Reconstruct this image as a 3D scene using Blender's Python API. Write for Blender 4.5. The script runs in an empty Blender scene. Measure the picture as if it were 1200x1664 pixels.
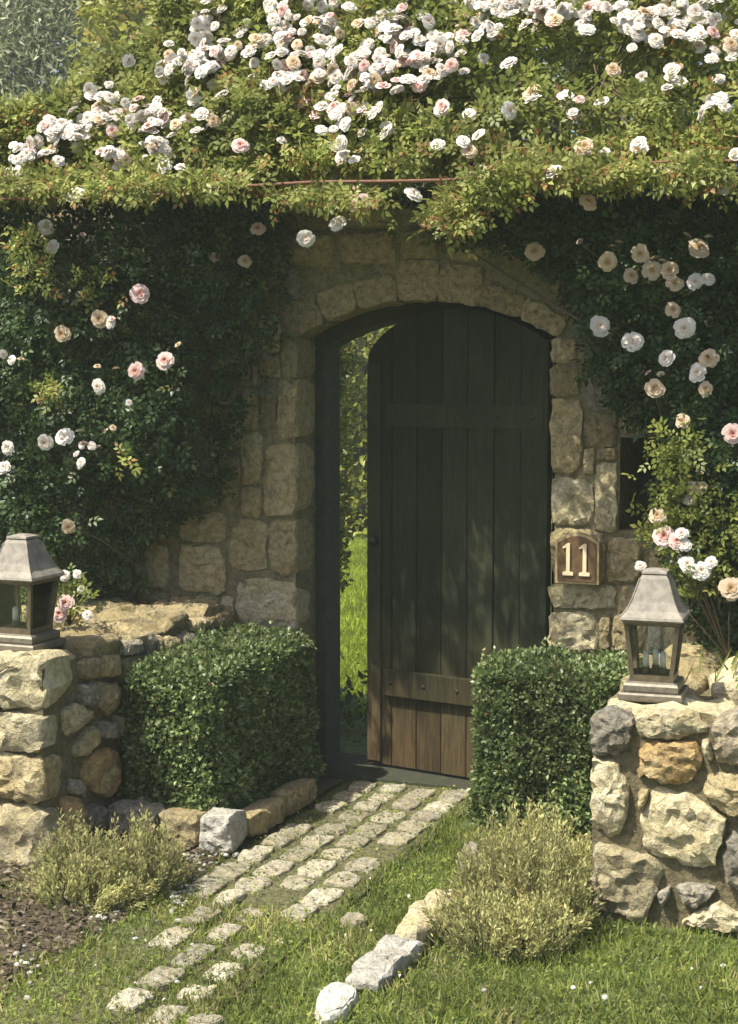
import bpy, bmesh, math, random
import numpy as np
from mathutils import Vector, Matrix, noise

random.seed(7)
rng = np.random.default_rng(7)
R = math.radians
SC = bpy.context.scene
COL = SC.collection

# ------------------------------------------------------------------ camera
CAM = np.array([2.29, -6.30, 1.77])
YAW, PITCH, FPX = 21.8, 5.1, 2600.0          # photo is 1200 x 1664
cam = bpy.data.cameras.new('camera')
cam.sensor_fit = 'VERTICAL'
cam.sensor_height = 36.0
cam.lens = FPX / 1664.0 * 36.0
cam.clip_end = 500.0
camo = bpy.data.objects.new('camera', cam)
COL.objects.link(camo)
camo.location = CAM
camo.rotation_euler = (R(90 - PITCH), 0, R(YAW))
SC.camera = camo

# ------------------------------------------------------------------ light
SUN_EL, SUN_AZ = 59.0, 40.0                  # azimuth: degrees left of straight in front of the wall
w = bpy.data.worlds.new('World')
SC.world = w
w.use_nodes = True
nt = w.node_tree
sky = nt.nodes.new('ShaderNodeTexSky')
sky.sky_type = 'NISHITA'
sky.sun_disc = False
sky.sun_elevation = R(SUN_EL)
sky.sun_rotation = R(180 + SUN_AZ)
sky.air_density = 0.7
sky.dust_density = 3.0
sky.ozone_density = 0.4
bg = nt.nodes['Background']
bg.inputs['Strength'].default_value = 0.115
nt.links.new(sky.outputs[0], bg.inputs['Color'])

sd = bpy.data.lights.new('sun', 'SUN')
sd.energy = 4.2
sd.angle = R(0.6)
sd.color = (1.0, 0.96, 0.82)
so = bpy.data.objects.new('sun', sd)
COL.objects.link(so)
sdir = Vector((-math.sin(R(SUN_AZ)) * math.cos(R(SUN_EL)), -math.cos(R(SUN_AZ)) * math.cos(R(SUN_EL)), math.sin(R(SUN_EL))))
so.rotation_euler = sdir.to_track_quat('Z', 'Y').to_euler()
so.location = (-6, -8, 12)

SC.view_settings.view_transform = 'Standard'
SC.view_settings.look = 'None'
SC.view_settings.gamma = 1.0
SC.view_settings.exposure = 1.05
SC.cycles.use_denoising = True
SC.cycles.max_bounces = 8
SC.cycles.transparent_max_bounces = 8

# ------------------------------------------------------------------ survey: photo pixel -> place
_y, _p = R(YAW), R(PITCH)
F_ = np.array([-math.sin(_y) * math.cos(_p), math.cos(_y) * math.cos(_p), -math.sin(_p)])
R_ = np.array([math.cos(_y), math.sin(_y), 0.0])
U_ = np.cross(R_, F_)


def ray(px, py):
    d = F_ + R_ * ((px - 600.0) / FPX) + U_ * ((832.0 - py) / FPX)
    return d


def hit(px, py, n, d):
    """where the sight line meets the plane n.p = d"""
    n = np.array(n, float)
    r = ray(px, py)
    t = (d - n @ CAM) / (n @ r)
    return CAM + r * t


def ground(px, py, z=0.0):
    return hit(px, py, (0, 0, 1), z)


def onwall(px, py, y=0.0):
    return hit(px, py, (0, 1, 0), y)


# ------------------------------------------------------------------ helpers
def lk(t, a, b):
    t.links.new(a, b)


def new_mat(name):
    m = bpy.data.materials.new(name)
    m.use_nodes = True
    t = m.node_tree
    b = t.nodes['Principled BSDF']
    return m, t, b


def ramp(t, stops, fac=None):
    n = t.nodes.new('ShaderNodeValToRGB')
    e = n.color_ramp.elements
    while len(e) < len(stops):
        e.new(0.5)
    for k, (p, c) in enumerate(stops):
        e[k].position = p
        e[k].color = (c[0], c[1], c[2], 1)
    if fac is not None:
        lk(t, fac, n.inputs[0])
    return n


def noise_n(t, scale, detail=6, rough=0.6, vec=None, dist=0.0):
    n = t.nodes.new('ShaderNodeTexNoise')
    n.inputs['Scale'].default_value = scale
    n.inputs['Detail'].default_value = detail
    n.inputs['Roughness'].default_value = rough
    n.inputs['Distortion'].default_value = dist
    if vec is not None:
        lk(t, vec, n.inputs['Vector'])
    return n


def mixc(t, a, b, fac, mode='MIX'):
    n = t.nodes.new('ShaderNodeMix')
    n.data_type = 'RGBA'
    n.blend_type = mode
    for s, v in ((6, a), (7, b)):
        if isinstance(v, tuple):
            n.inputs[s].default_value = (v[0], v[1], v[2], 1)
        else:
            lk(t, v, n.inputs[s])
    if isinstance(fac, float):
        n.inputs[0].default_value = fac
    else:
        lk(t, fac, n.inputs[0])
    return n.outputs[2]


def bump(t, h, strength, dist, b, prev=None):
    n = t.nodes.new('ShaderNodeBump')
    n.inputs['Strength'].default_value = strength
    n.inputs['Distance'].default_value = dist
    lk(t, h, n.inputs['Height'])
    if prev is not None:
        lk(t, prev, n.inputs['Normal'])
    if b is not None:
        lk(t, n.outputs[0], b.inputs['Normal'])
    return n.outputs[0]


def coords(t):
    return t.nodes.new('ShaderNodeTexCoord').outputs['Object']


def stone_mat(name, base, patch, dark, lichen=(0.42, 0.41, 0.35), patch_amt=0.5, lich_amt=0.35):
    m, t, b = new_mat(name)
    co = coords(t)
    oi = t.nodes.new('ShaderNodeObjectInfo')
    add = t.nodes.new('ShaderNodeVectorMath')
    add.operation = 'ADD'
    comb = t.nodes.new('ShaderNodeCombineXYZ')
    mul = t.nodes.new('ShaderNodeMath'); mul.operation = 'MULTIPLY'; mul.inputs[1].default_value = 31.0
    lk(t, oi.outputs['Random'], mul.inputs[0])
    lk(t, mul.outputs[0], comb.inputs[0]); lk(t, mul.outputs[0], comb.inputs[2])
    lk(t, co, add.inputs[0]); lk(t, comb.outputs[0], add.inputs[1])
    v = add.outputs[0]
    n1 = noise_n(t, 7.0, 5, 0.6, v)
    n2 = noise_n(t, 38.0, 6, 0.7, v, 0.4)
    n3 = noise_n(t, 150.0, 4, 0.7, v)
    f1 = ramp(t, [(0.5 - 0.25 * patch_amt - 0.05, (0, 0, 0)), (0.75 - 0.25 * patch_amt, (1, 1, 1))], n1.outputs[0])
    c = mixc(t, base, patch, f1.outputs[0])
    f2 = ramp(t, [(0.36, (0, 0, 0)), (0.58, (1, 1, 1))], n2.outputs[0])
    c = mixc(t, dark, c, f2.outputs[0])
    n4 = noise_n(t, 22.0, 5, 0.65, v)
    f3 = ramp(t, [(0.62 - 0.1 * lich_amt, (0, 0, 0)), (0.74, (lich_amt * 2,) * 3)], n4.outputs[0])
    c = mixc(t, c, lichen, f3.outputs[0])
    # each stone is a little lighter or darker than the next
    hv = t.nodes.new('ShaderNodeHueSaturation')
    mr = t.nodes.new('ShaderNodeMapRange')
    mr.inputs[3].default_value = 0.72; mr.inputs[4].default_value = 1.25
    lk(t, oi.outputs['Random'], mr.inputs[0])
    lk(t, mr.outputs[0], hv.inputs['Value'])
    lk(t, c, hv.inputs['Color'])
    lk(t, hv.outputs[0], b.inputs['Base Color'])
    b.inputs['Roughness'].default_value = 0.92
    b.inputs['Specular IOR Level'].default_value = 0.2
    n5 = noise_n(t, 17.0, 4, 0.6, v, 1.2)
    vo = t.nodes.new('ShaderNodeTexVoronoi'); vo.inputs['Scale'].default_value = 26.0
    wv = t.nodes.new('ShaderNodeVectorMath'); wv.operation = 'MULTIPLY_ADD'; wv.inputs[1].default_value = (0.10, 0.10, 0.10)
    nw = noise_n(t, 11.0, 3, 0.6, v)
    lk(t, nw.outputs['Color'], wv.inputs[0]); lk(t, v, wv.inputs[2]); lk(t, wv.outputs[0], vo.inputs['Vector'])
    p = bump(t, vo.outputs['Color'], 0.55, 0.010, None)
    p = bump(t, n5.outputs[0], 0.9, 0.030, None, p)
    p = bump(t, n2.outputs[0], 0.9, 0.02, None, p)
    bump(t, n3.outputs[0], 0.6, 0.006, b, p)
    return m


def leaf_mat(name, c0, c1, c2, c3=None, transl=0.35, rough=0.45, spec=0.35):
    """c0..c2 dark to light leaf colours picked leaf by leaf, c3 the odd yellow or rusty leaf"""
    m, t, b = new_mat(name)
    at = t.nodes.new('ShaderNodeAttribute')
    at.attribute_name = 'tint'
    stops = [(0.0, c0), (0.45, c1), (0.9, c2)]
    if c3:
        stops += [(0.94, c2), (0.96, c3)]
    rp = ramp(t, stops, at.outputs['Fac'])
    co = coords(t)
    n = noise_n(t, 2.2, 3, 0.5, co)
    mr = t.nodes.new('ShaderNodeMapRange')
    mr.inputs[1].default_value = 0.35; mr.inputs[2].default_value = 0.65
    mr.inputs[3].default_value = 0.7; mr.inputs[4].default_value = 1.25
    lk(t, n.outputs[0], mr.inputs[0])
    hv = t.nodes.new('ShaderNodeHueSaturation')
    lk(t, mr.outputs[0], hv.inputs['Value'])
    lk(t, rp.outputs[0], hv.inputs['Color'])
    lk(t, hv.outputs[0], b.inputs['Base Color'])
    b.inputs['Roughness'].default_value = rough
    b.inputs['Specular IOR Level'].default_value = spec
    tr = t.nodes.new('ShaderNodeBsdfTranslucent')
    tc = mixc(t, hv.outputs[0], (1.0, 0.95, 0.35), 0.0, 'MIX')
    g = t.nodes.new('ShaderNodeGamma'); g.inputs[1].default_value = 0.8
    lk(t, tc, g.inputs[0])
    lk(t, g.outputs[0], tr.inputs['Color'])
    mx = t.nodes.new('ShaderNodeMixShader')
    mx.inputs[0].default_value = transl
    lk(t, b.outputs[0], mx.inputs[1]); lk(t, tr.outputs[0], mx.inputs[2])
    out = t.nodes['Material Output']
    lk(t, mx.outputs[0], out.inputs['Surface'])
    return m


def plain_mat(name, col, rough=0.6, metal=0.0, var=0.25, scale=30.0, bstr=0.2, bdist=0.003):
    m, t, b = new_mat(name)
    co = coords(t)
    n = noise_n(t, scale, 6, 0.65, co)
    lo = tuple(c * (1 - var) for c in col)
    hi = tuple(min(1, c * (1 + var)) for c in col)
    rp = ramp(t, [(0.3, lo), (0.7, hi)], n.outputs[0])
    lk(t, rp.outputs[0], b.inputs['Base Color'])
    b.inputs['Roughness'].default_value = rough
    b.inputs['Metallic'].default_value = metal
    if bstr:
        bump(t, n.outputs[0], bstr, bdist, b)
    return m


# ---- object helpers
def mesh_np(name, verts, faces, mat, tint=None, smooth=False):
    me = bpy.data.meshes.new(name)
    verts = np.asarray(verts, np.float32)
    faces = np.asarray(faces, np.int32)
    nf, k = faces.shape
    me.vertices.add(len(verts))
    me.vertices.foreach_set('co', verts.ravel())
    me.loops.add(nf * k)
    me.loops.foreach_set('vertex_index', faces.ravel())
    me.polygons.add(nf)
    me.polygons.foreach_set('loop_start', np.arange(0, nf * k, k, dtype=np.int32))
    me.polygons.foreach_set('loop_total', np.full(nf, k, np.int32))
    if smooth:
        me.polygons.foreach_set('use_smooth', np.ones(nf, bool))
    me.update(calc_edges=True)
    if tint is not None:
        a = me.attributes.new('tint', 'FLOAT', 'POINT')
        a.data.foreach_set('value', np.asarray(tint, np.float32))
    me.materials.append(mat)
    return me


def link(name, me, parent=None, loc=None):
    o = bpy.data.objects.new(name, me)
    COL.objects.link(o)
    if parent is not None:
        o.parent = parent
    if loc is not None:
        o.location = loc
    return o


def thing(name, label, cat, loc=(0, 0, 0), group=None, rz=0.0):
    o = bpy.data.objects.new(name, None)
    o.empty_display_size = 0.1
    COL.objects.link(o)
    o.location = loc
    o.rotation_euler = (0, 0, rz)
    o['label'] = label
    o['category'] = cat
    if group:
        o['group'] = group
    return o


def tag(o, label=None, cat=None, group=None, kind=None):
    if label: o['label'] = label
    if cat: o['category'] = cat
    if group: o['group'] = group
    if kind: o['kind'] = kind
    return o


def bm_obj(name, bm, mat, parent=None, smooth=False, loc=None):
    me = bpy.data.meshes.new(name)
    bm.normal_update()
    bm.to_mesh(me)
    bm.free()
    me.materials.append(mat)
    if smooth:
        for p in me.polygons:
            p.use_smooth = True
    return link(name, me, parent, loc)


def box_bm(bm, x0, x1, y0, y1, z0, z1, bev=0.0):
    r = bmesh.ops.create_cube(bm, size=1.0)
    vs = r['verts']
    for v in vs:
        v.co = Vector(((x0 + x1) / 2 + v.co.x * (x1 - x0), (y0 + y1) / 2 + v.co.y * (y1 - y0), (z0 + z1) / 2 + v.co.z * (z1 - z0)))
    if bev:
        es = list({e for v in vs for e in v.link_edges})
        bmesh.ops.bevel(bm, geom=es, offset=bev, segments=2, affect='EDGES', profile=0.5)
    return vs


def tube_np(pts, radii, n=8):
    """tapered tube along points -> verts, quad faces"""
    pts = [Vector(p) for p in pts]
    V, Fc = [], []
    for i, p in enumerate(pts):
        d = (pts[min(i + 1, len(pts) - 1)] - pts[max(i - 1, 0)]).normalized()
        a = d.orthogonal().normalized() if abs(d.z) > 0.9 else d.cross(Vector((0, 0, 1))).normalized()
        b = d.cross(a)
        for k in range(n):
            an = 2 * math.pi * k / n
            V.append(p + (a * math.cos(an) + b * math.sin(an)) * radii[i])
    for i in range(len(pts) - 1):
        for k in range(n):
            k2 = (k + 1) % n
            Fc.append((i * n + k, i * n + k2, (i + 1) * n + k2, (i + 1) * n + k))
    return V, Fc


def tubes_mesh(name, list_of, mat, n=7):
    V, Fc = [], []
    for pts, rad in list_of:
        v, f = tube_np(pts, rad, n)
        o = len(V)
        V += [tuple(x) for x in v]
        Fc += [tuple(i + o for i in q) for q in f]
    return mesh_np(name, np.array(V), np.array(Fc), mat, smooth=True)


def chaikin(p, it=1, cut=0.11):
    for _ in range(it):
        q = []
        for i in range(len(p)):
            a, b = p[i], p[(i + 1) % len(p)]
            q.append(a * (1 - cut) + b * cut)
            q.append(a * cut + b * (1 - cut))
        p = np.array(q)
    return p


def resample(p, n):
    q = np.vstack([p, p[:1]])
    s = np.r_[0, np.cumsum(np.linalg.norm(np.diff(q, axis=0), axis=1))]
    u = np.linspace(0, s[-1], n, endpoint=False)
    return np.c_[np.interp(u, s, q[:, 0]), np.interp(u, s, q[:, 1])]


def stone_mesh(name, poly, O, U, V, N, depth, mat, bulge=0.02, n=22, rough=0.014, gap=0.0022, round_=0.007, soft=1, facet=0.6):
    """a rough stone whose face is the outline poly (u,v) in the plane O,U,V with outward normal N, reaching depth behind it"""
    poly = np.array(poly, float)
    area = 0.5 * np.sum(poly[:, 0] * np.roll(poly[:, 1], -1) - np.roll(poly[:, 0], -1) * poly[:, 1])
    if area < 0:
        poly = poly[::-1]
    q = resample(chaikin(poly, soft), n)
    c = q.mean(0)
    size = math.sqrt(abs(area))
    rad = np.linalg.norm(q - c, axis=1).mean()
    q = c + (q - c) * max(0.5, 1 - gap / rad)
    r = min(round_, size * 0.22)
    rings = [(max(0.6, 1 - 0.02 / rad), -depth), (1.0, -depth * 0.55), (1.0, -r), (1 - 0.35 * r / rad, -0.25 * r), (1 - 1.2 * r / rad, 0.25 * bulge), (0.86, 0.45 * bulge), (0.70, 0.7 * bulge), (0.52, 0.85 * bulge), (0.34, 0.95 * bulge), (0.16, bulge)]
    O, U, V, N = (np.array(a, float) for a in (O, U, V, N))
    vs = []
    sd_ = random.random() * 100
    facets = []
    for k in range(random.randint(3, 5)):
        th = random.uniform(0, 2 * math.pi)
        facets.append((math.cos(th), math.sin(th), random.uniform(0.15, 0.55), rad * random.uniform(0.25, 0.75)))

    def chip(a):
        e_ = a - c
        return min([0.0] + [-sl * max(0.0, e_[0] * cx_ + e_[1] * sy_ - off) for cx_, sy_, sl, off in facets])
    for j, (sc, h) in enumerate(rings):
        for x in q:
            a = c + (x - c) * sc
            vs.append(O + U * a[0] + V * a[1] + N * (h + (facet * chip(a) if j >= 2 else 0.0)))
    vs.append(O + U * c[0] + V * c[1] + N * bulge)
    out = []
    for i, v in enumerate(vs):
        p = Vector(v)
        a1 = noise.noise_vector(p * (2.2 / max(size, 0.08)) + Vector((sd_, 0, 0)))
        a2 = noise.noise_vector(p * (7.0 / max(size, 0.08)) + Vector((0, sd_, 0)))
        k = min(size, 0.4)
        d = a1 * (0.05 * k) + a2 * (rough * k / 0.2)
        if i < n:
            d *= 0.3
        else:
            a3 = noise.noise(p * (4.0 / max(size, 0.08)) + Vector((sd_, sd_, 0)))
            d += Vector(N) * (a3 * 0.07 * min(size, 0.25) * (1.0 if i >= 4 * n else 0.3))
        out.append(tuple(p + d))
    f3 = []
    m = len(rings)
    quads = []
    for j in range(m - 1):
        for i in range(n):
            i2 = (i + 1) % n
            quads.append((j * n + i, j * n + i2, (j + 1) * n + i2, (j + 1) * n + i))
    tip = m * n
    me = bpy.data.meshes.new(name)
    faces = quads + [((m - 1) * n + i, (m - 1) * n + (i + 1) % n, tip) for i in range(n)] + [tuple(range(n - 1, -1, -1))]
    flip = np.dot(np.cross(U, V), N) < 0
    if flip:
        faces = [tuple(reversed(f)) for f in faces]
    me.from_pydata(out, [], faces)
    for p in me.polygons:
        p.use_smooth = True
    me.set_sharp_from_angle(angle=R(24))
    me.materials.append(mat)
    return me


def add_stone(parent, poly, O, U, V, N, depth, mat, name='stone', **kw):
    me = stone_mesh(name, poly, np.array(O) - np.array(parent.location), U, V, N, depth, mat, **kw)
    return link(name, me, parent)


def unit(v):
    v = np.asarray(v, float)
    return v / np.maximum(np.linalg.norm(v, axis=-1, keepdims=True), 1e-9)


def scatter(name, tv, tf, pos, ydir, nrm, scale, mat, tint=None, tint_jit=0.12, smooth=False):
    """copies of a small template joined into one mesh: its +Y along ydir, its +Z along nrm"""
    tv = np.asarray(tv, float)
    tf = np.asarray(tf, int)
    pos = np.asarray(pos, float)
    n = len(pos)
    y = unit(ydir)
    x = unit(np.cross(y, nrm))
    z = np.cross(x, y)
    sc = np.asarray(scale, float).reshape(n, 1, 1)
    V = pos[:, None, :] + sc * (tv[None, :, 0:1] * x[:, None, :] + tv[None, :, 1:2] * y[:, None, :] + tv[None, :, 2:3] * z[:, None, :])
    k = len(tv)
    Fc = (tf[None] + (np.arange(n) * k)[:, None, None]).reshape(-1, tf.shape[1])
    if tint is None:
        tint = rng.random(n)
    T = np.repeat(np.asarray(tint)[:, None], k, 1)
    if tint_jit:
        lf = rng.normal(0, tint_jit, (n, k // 5 + 1))
        T = T + lf[:, np.arange(k) // 5]
    return mesh_np(name, V.reshape(-1, 3), Fc, mat, np.clip(T, 0, 1).ravel(), smooth)


# leaf templates (unit length along +Y)
def leaf_t(wd=0.5, fold=0.10, droop=0.08):
    v = [(0, 0, 0), (-wd / 2, 0.45, fold), (0, 1, -droop), (wd / 2, 0.45, fold), (0, 0.45, 0.02)]
    f = [(0, 4, 1), (1, 4, 2), (2, 4, 3), (3, 4, 0)]
    return np.array(v), np.array(f)


def spray_t(pairs=2, wd=0.55):
    """a compound rose leaf: leaflets in pairs and one at the tip"""
    lv, lf = leaf_t(wd)
    V, Fc = [], []
    items = [((0, 0.62), 0.40, 0)]
    for k in range(pairs):
        y = 0.18 + 0.30 * k
        items += [((0.02, y), 0.34 + 0.04 * k, -58), ((-0.02, y + 0.02), 0.34 + 0.04 * k, 58)]
    for (x, y), s, ang in items:
        a = R(ang)
        m = np.array([[math.cos(a), -math.sin(a), 0], [math.sin(a), math.cos(a), 0], [0, 0, 1]])
        q = (lv * s) @ m.T + np.array([x, y, -0.10 * y * y])
        q[:, 2] += random.uniform(-0.05, 0.05)
        Fc += [tuple(i + len(V) for i in f) for f in lf]
        V += [tuple(p) for p in q]
    return np.array(V), np.array(Fc)


def fbm(P, s, seed=0.0):
    return np.array([noise.noise(Vector((p[0] * s + seed, p[1] * s, p[2] * s))) for p in P])


def copy_tree(o, parent=None):
    c = o.copy()
    COL.objects.link(c)
    c.parent = parent
    for ch in list(o.children):
        copy_tree(ch, c)
    return c


# ------------------------------------------------------------------ materials
M = {}
M['tan'] = stone_mat('tan_stone', (0.46, 0.39, 0.235), (0.42, 0.325, 0.155), (0.24, 0.195, 0.11))
M['pale'] = stone_mat('pale_stone', (0.60, 0.54, 0.38), (0.54, 0.45, 0.25), (0.34, 0.29, 0.18))
M['grey'] = stone_mat('grey_stone', (0.33, 0.31, 0.27), (0.37, 0.31, 0.21), (0.16, 0.15, 0.12))
M['rust'] = stone_mat('rusty_stone', (0.46, 0.37, 0.19), (0.46, 0.25, 0.08), (0.25, 0.17, 0.085), patch_amt=0.25, lich_amt=0.2)
M['brown'] = stone_mat('brown_stone', (0.37, 0.29, 0.16), (0.36, 0.29, 0.16), (0.18, 0.14, 0.08), lich_amt=0.2)
M['white'] = stone_mat('white_stone', (0.66, 0.64, 0.58), (0.58, 0.54, 0.45), (0.38, 0.355, 0.30), (0.70, 0.69, 0.64))
M['cobble'] = stone_mat('cobble_stone', (0.50, 0.46, 0.36), (0.45, 0.39, 0.26), (0.26, 0.235, 0.17), (0.54, 0.53, 0.47), lich_amt=0.4)
M['mortar'] = stone_mat('mortar', (0.27, 0.22, 0.13), (0.20, 0.175, 0.095), (0.13, 0.11, 0.065), (0.15, 0.165, 0.08), lich_amt=0.4)
M['soil'] = plain_mat('soil', (0.075, 0.055, 0.035), 0.95, 0, 0.5, 60, 0.8, 0.02)
M['moss'] = plain_mat('moss_soil', (0.095, 0.088, 0.040), 0.95, 0, 0.6, 45, 0.8, 0.02)
M['turf'] = plain_mat('turf', (0.065, 0.085, 0.020), 0.95, 0, 0.5, 25, 0.6, 0.02)
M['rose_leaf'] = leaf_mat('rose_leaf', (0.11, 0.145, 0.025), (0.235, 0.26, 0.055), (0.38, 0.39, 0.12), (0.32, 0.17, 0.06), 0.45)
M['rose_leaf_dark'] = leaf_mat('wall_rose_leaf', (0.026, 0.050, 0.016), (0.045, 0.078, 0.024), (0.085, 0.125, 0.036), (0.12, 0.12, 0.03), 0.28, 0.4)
M['box_leaf'] = leaf_mat('box_leaf', (0.045, 0.076, 0.020), (0.115, 0.165, 0.045), (0.25, 0.31, 0.12), (0.16, 0.11, 0.04), 0.28, 0.42, 0.45)
M['olive_leaf'] = leaf_mat('olive_leaf', (0.12, 0.15, 0.075), (0.23, 0.26, 0.14), (0.46, 0.48, 0.33), None, 0.3, 0.7, 0.15)
M['yellow_leaf'] = leaf_mat('yellow_green_leaf', (0.15, 0.18, 0.022), (0.25, 0.26, 0.03), (0.36, 0.35, 0.06), (0.30, 0.20, 0.04), 0.4)
M['dark_leaf'] = leaf_mat('dark_evergreen_leaf', (0.016, 0.036, 0.014), (0.032, 0.06, 0.022), (0.06, 0.10, 0.036), None, 0.15)
M['shrub_leaf'] = leaf_mat('santolina_leaf', (0.19, 0.20, 0.065), (0.35, 0.34, 0.13), (0.50, 0.47, 0.22), (0.30, 0.21, 0.10), 0.35, 0.6, 0.2)
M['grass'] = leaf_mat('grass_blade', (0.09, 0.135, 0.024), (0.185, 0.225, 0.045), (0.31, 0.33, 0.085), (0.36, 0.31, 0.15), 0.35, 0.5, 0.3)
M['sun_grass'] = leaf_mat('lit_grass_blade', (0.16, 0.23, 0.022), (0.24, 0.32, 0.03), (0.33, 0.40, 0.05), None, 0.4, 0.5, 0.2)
M['cane'] = plain_mat('cane_bark', (0.09, 0.065, 0.035), 0.8, 0, 0.4, 60, 0.4, 0.003)
M['green_cane'] = plain_mat('green_cane', (0.08, 0.10, 0.035), 0.7, 0, 0.3, 60, 0, 0)
M['twig'] = plain_mat('shrub_twig', (0.20, 0.19, 0.09), 0.8, 0, 0.4, 60, 0, 0)
M['bark'] = plain_mat('bark', (0.10, 0.085, 0.06), 0.9, 0, 0.4, 30, 0.8, 0.01)
M['rod'] = plain_mat('rusted_iron', (0.16, 0.075, 0.045), 0.8, 0.2, 0.4, 80, 0.3, 0.001)
M['chip'] = leaf_mat('bark_mulch', (0.040, 0.031, 0.020), (0.080, 0.062, 0.040), (0.15, 0.12, 0.08), (0.26, 0.23, 0.18), 0.0, 0.9, 0.1)
M['pebble'] = leaf_mat('pebble', (0.18, 0.165, 0.14), (0.30, 0.285, 0.25), (0.50, 0.49, 0.45), None, 0.0, 0.8, 0.2)


def petal_mat(name, outer, inner):
    m, t, b = new_mat(name)
    at = t.nodes.new('ShaderNodeAttribute'); at.attribute_name = 'tint'
    rp = ramp(t, [(0.0, tuple(c * 0.72 for c in inner)), (0.22, inner), (0.7, outer)], at.outputs['Fac'])  # warm heart colour, with shade between the inner petals painted in
    oi = t.nodes.new('ShaderNodeObjectInfo')
    mr = t.nodes.new('ShaderNodeMapRange'); mr.inputs[3].default_value = 0.82; mr.inputs[4].default_value = 1.08
    lk(t, oi.outputs['Random'], mr.inputs[0])
    hv = t.nodes.new('ShaderNodeHueSaturation')
    lk(t, mr.outputs[0], hv.inputs['Value']); lk(t, rp.outputs[0], hv.inputs['Color'])
    lk(t, hv.outputs[0], b.inputs['Base Color'])
    b.inputs['Roughness'].default_value = 0.6
    b.inputs['Specular IOR Level'].default_value = 0.2
    tr = t.nodes.new('ShaderNodeBsdfTranslucent'); lk(t, hv.outputs[0], tr.inputs['Color'])
    mx = t.nodes.new('ShaderNodeMixShader'); mx.inputs[0].default_value = 0.3
    lk(t, b.outputs[0], mx.inputs[1]); lk(t, tr.outputs[0], mx.inputs[2])
    lk(t, mx.outputs[0], t.nodes['Material Output'].inputs['Surface'])
    return m


M['petal_white'] = petal_mat('white_petal', (0.76, 0.72, 0.67), (0.66, 0.53, 0.42))
M['petal_cream'] = petal_mat('cream_petal', (0.66, 0.53, 0.38), (0.45, 0.28, 0.13))
M['petal_pink'] = petal_mat('pink_petal', (0.78, 0.60, 0.56), (0.62, 0.26, 0.20))

m, t, b = new_mat('stained_wood')
co = coords(t)
mp = t.nodes.new('ShaderNodeMapping'); mp.inputs['Scale'].default_value = (14, 14, 1.1)
lk(t, co, mp.inputs['Vector'])
n1 = noise_n(t, 5.0, 7, 0.65, mp.outputs[0], 0.8)
n2 = noise_n(t, 2.2, 4, 0.5, co)
c1 = ramp(t, [(0.28, (0.018, 0.023, 0.015)), (0.55, (0.028, 0.033, 0.021)), (0.82, (0.044, 0.045, 0.028))], n1.outputs[0])
c2 = ramp(t, [(0.35, (0.62, 0.68, 0.62)), (0.65, (1.1, 1.0, 0.9))], n2.outputs[0])
oi = t.nodes.new('ShaderNodeObjectInfo')
mr = t.nodes.new('ShaderNodeMapRange'); mr.inputs[3].default_value = 0.75; mr.inputs[4].default_value = 1.3
lk(t, oi.outputs['Random'], mr.inputs[0])
hv = t.nodes.new('ShaderNodeHueSaturation')
lk(t, mr.outputs[0], hv.inputs['Value'])
low_end = ramp(t, [(0.30, (0.038, 0.029, 0.018)), (0.52, (0.085, 0.062, 0.035)), (0.74, (0.14, 0.10, 0.056))], n1.outputs[0])
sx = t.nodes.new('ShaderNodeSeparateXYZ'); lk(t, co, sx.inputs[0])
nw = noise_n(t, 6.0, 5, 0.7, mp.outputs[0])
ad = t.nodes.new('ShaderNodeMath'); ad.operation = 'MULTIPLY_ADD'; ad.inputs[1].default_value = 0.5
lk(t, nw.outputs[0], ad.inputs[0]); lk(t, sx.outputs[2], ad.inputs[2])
low_fac = ramp(t, [(0.28, (1, 1, 1)), (0.98, (0, 0, 0))], ad.outputs[0])      # lighter brown wood colour fades in towards the ground
lk(t, mixc(t, mixc(t, c1.outputs[0], low_end.outputs[0], low_fac.outputs[0]), c2.outputs[0], 1.0, 'MULTIPLY'), hv.inputs['Color'])
lk(t, hv.outputs[0], b.inputs['Base Color'])
b.inputs['Roughness'].default_value = 0.85
b.inputs['Specular IOR Level'].default_value = 0.10
bump(t, n1.outputs[0], 0.6, 0.004, b)
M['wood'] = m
mp_ = None

M['dark_wood'] = plain_mat('dark_frame_wood', (0.030, 0.030, 0.018), 0.9, 0, 0.4, 25, 0.4, 0.004)
M['iron'] = plain_mat('black_iron', (0.03, 0.028, 0.025), 0.6, 0.5, 0.3, 60, 0.2, 0.001)
M['lamp_roof'] = plain_mat('weathered_pewter', (0.23, 0.205, 0.17), 0.75, 0.15, 0.35, 26, 0.3, 0.002)
M['lamp_frame'] = plain_mat('bronze_frame', (0.14, 0.11, 0.07), 0.5, 0.5, 0.35, 40, 0.2, 0.001)
M['lamp_base'] = plain_mat('pewter_base', (0.17, 0.15, 0.115), 0.5, 0.4, 0.35, 40, 0.15, 0.001)
M['candle'] = plain_mat('white_candle', (0.82, 0.81, 0.76), 0.5, 0, 0.05, 40, 0, 0)
M['plaque'] = plain_mat('brown_plaque', (0.105, 0.058, 0.022), 0.6, 0.1, 0.45, 35, 0.3, 0.002)
M['plaque_rim'] = plain_mat('plaque_rim', (0.36, 0.27, 0.14), 0.7, 0, 0.25, 60, 0.3, 0.001)
M['numeral'] = plain_mat('cream_numeral', (0.72, 0.56, 0.36), 0.6, 0, 0.12, 60, 0.1, 0.001)

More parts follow.
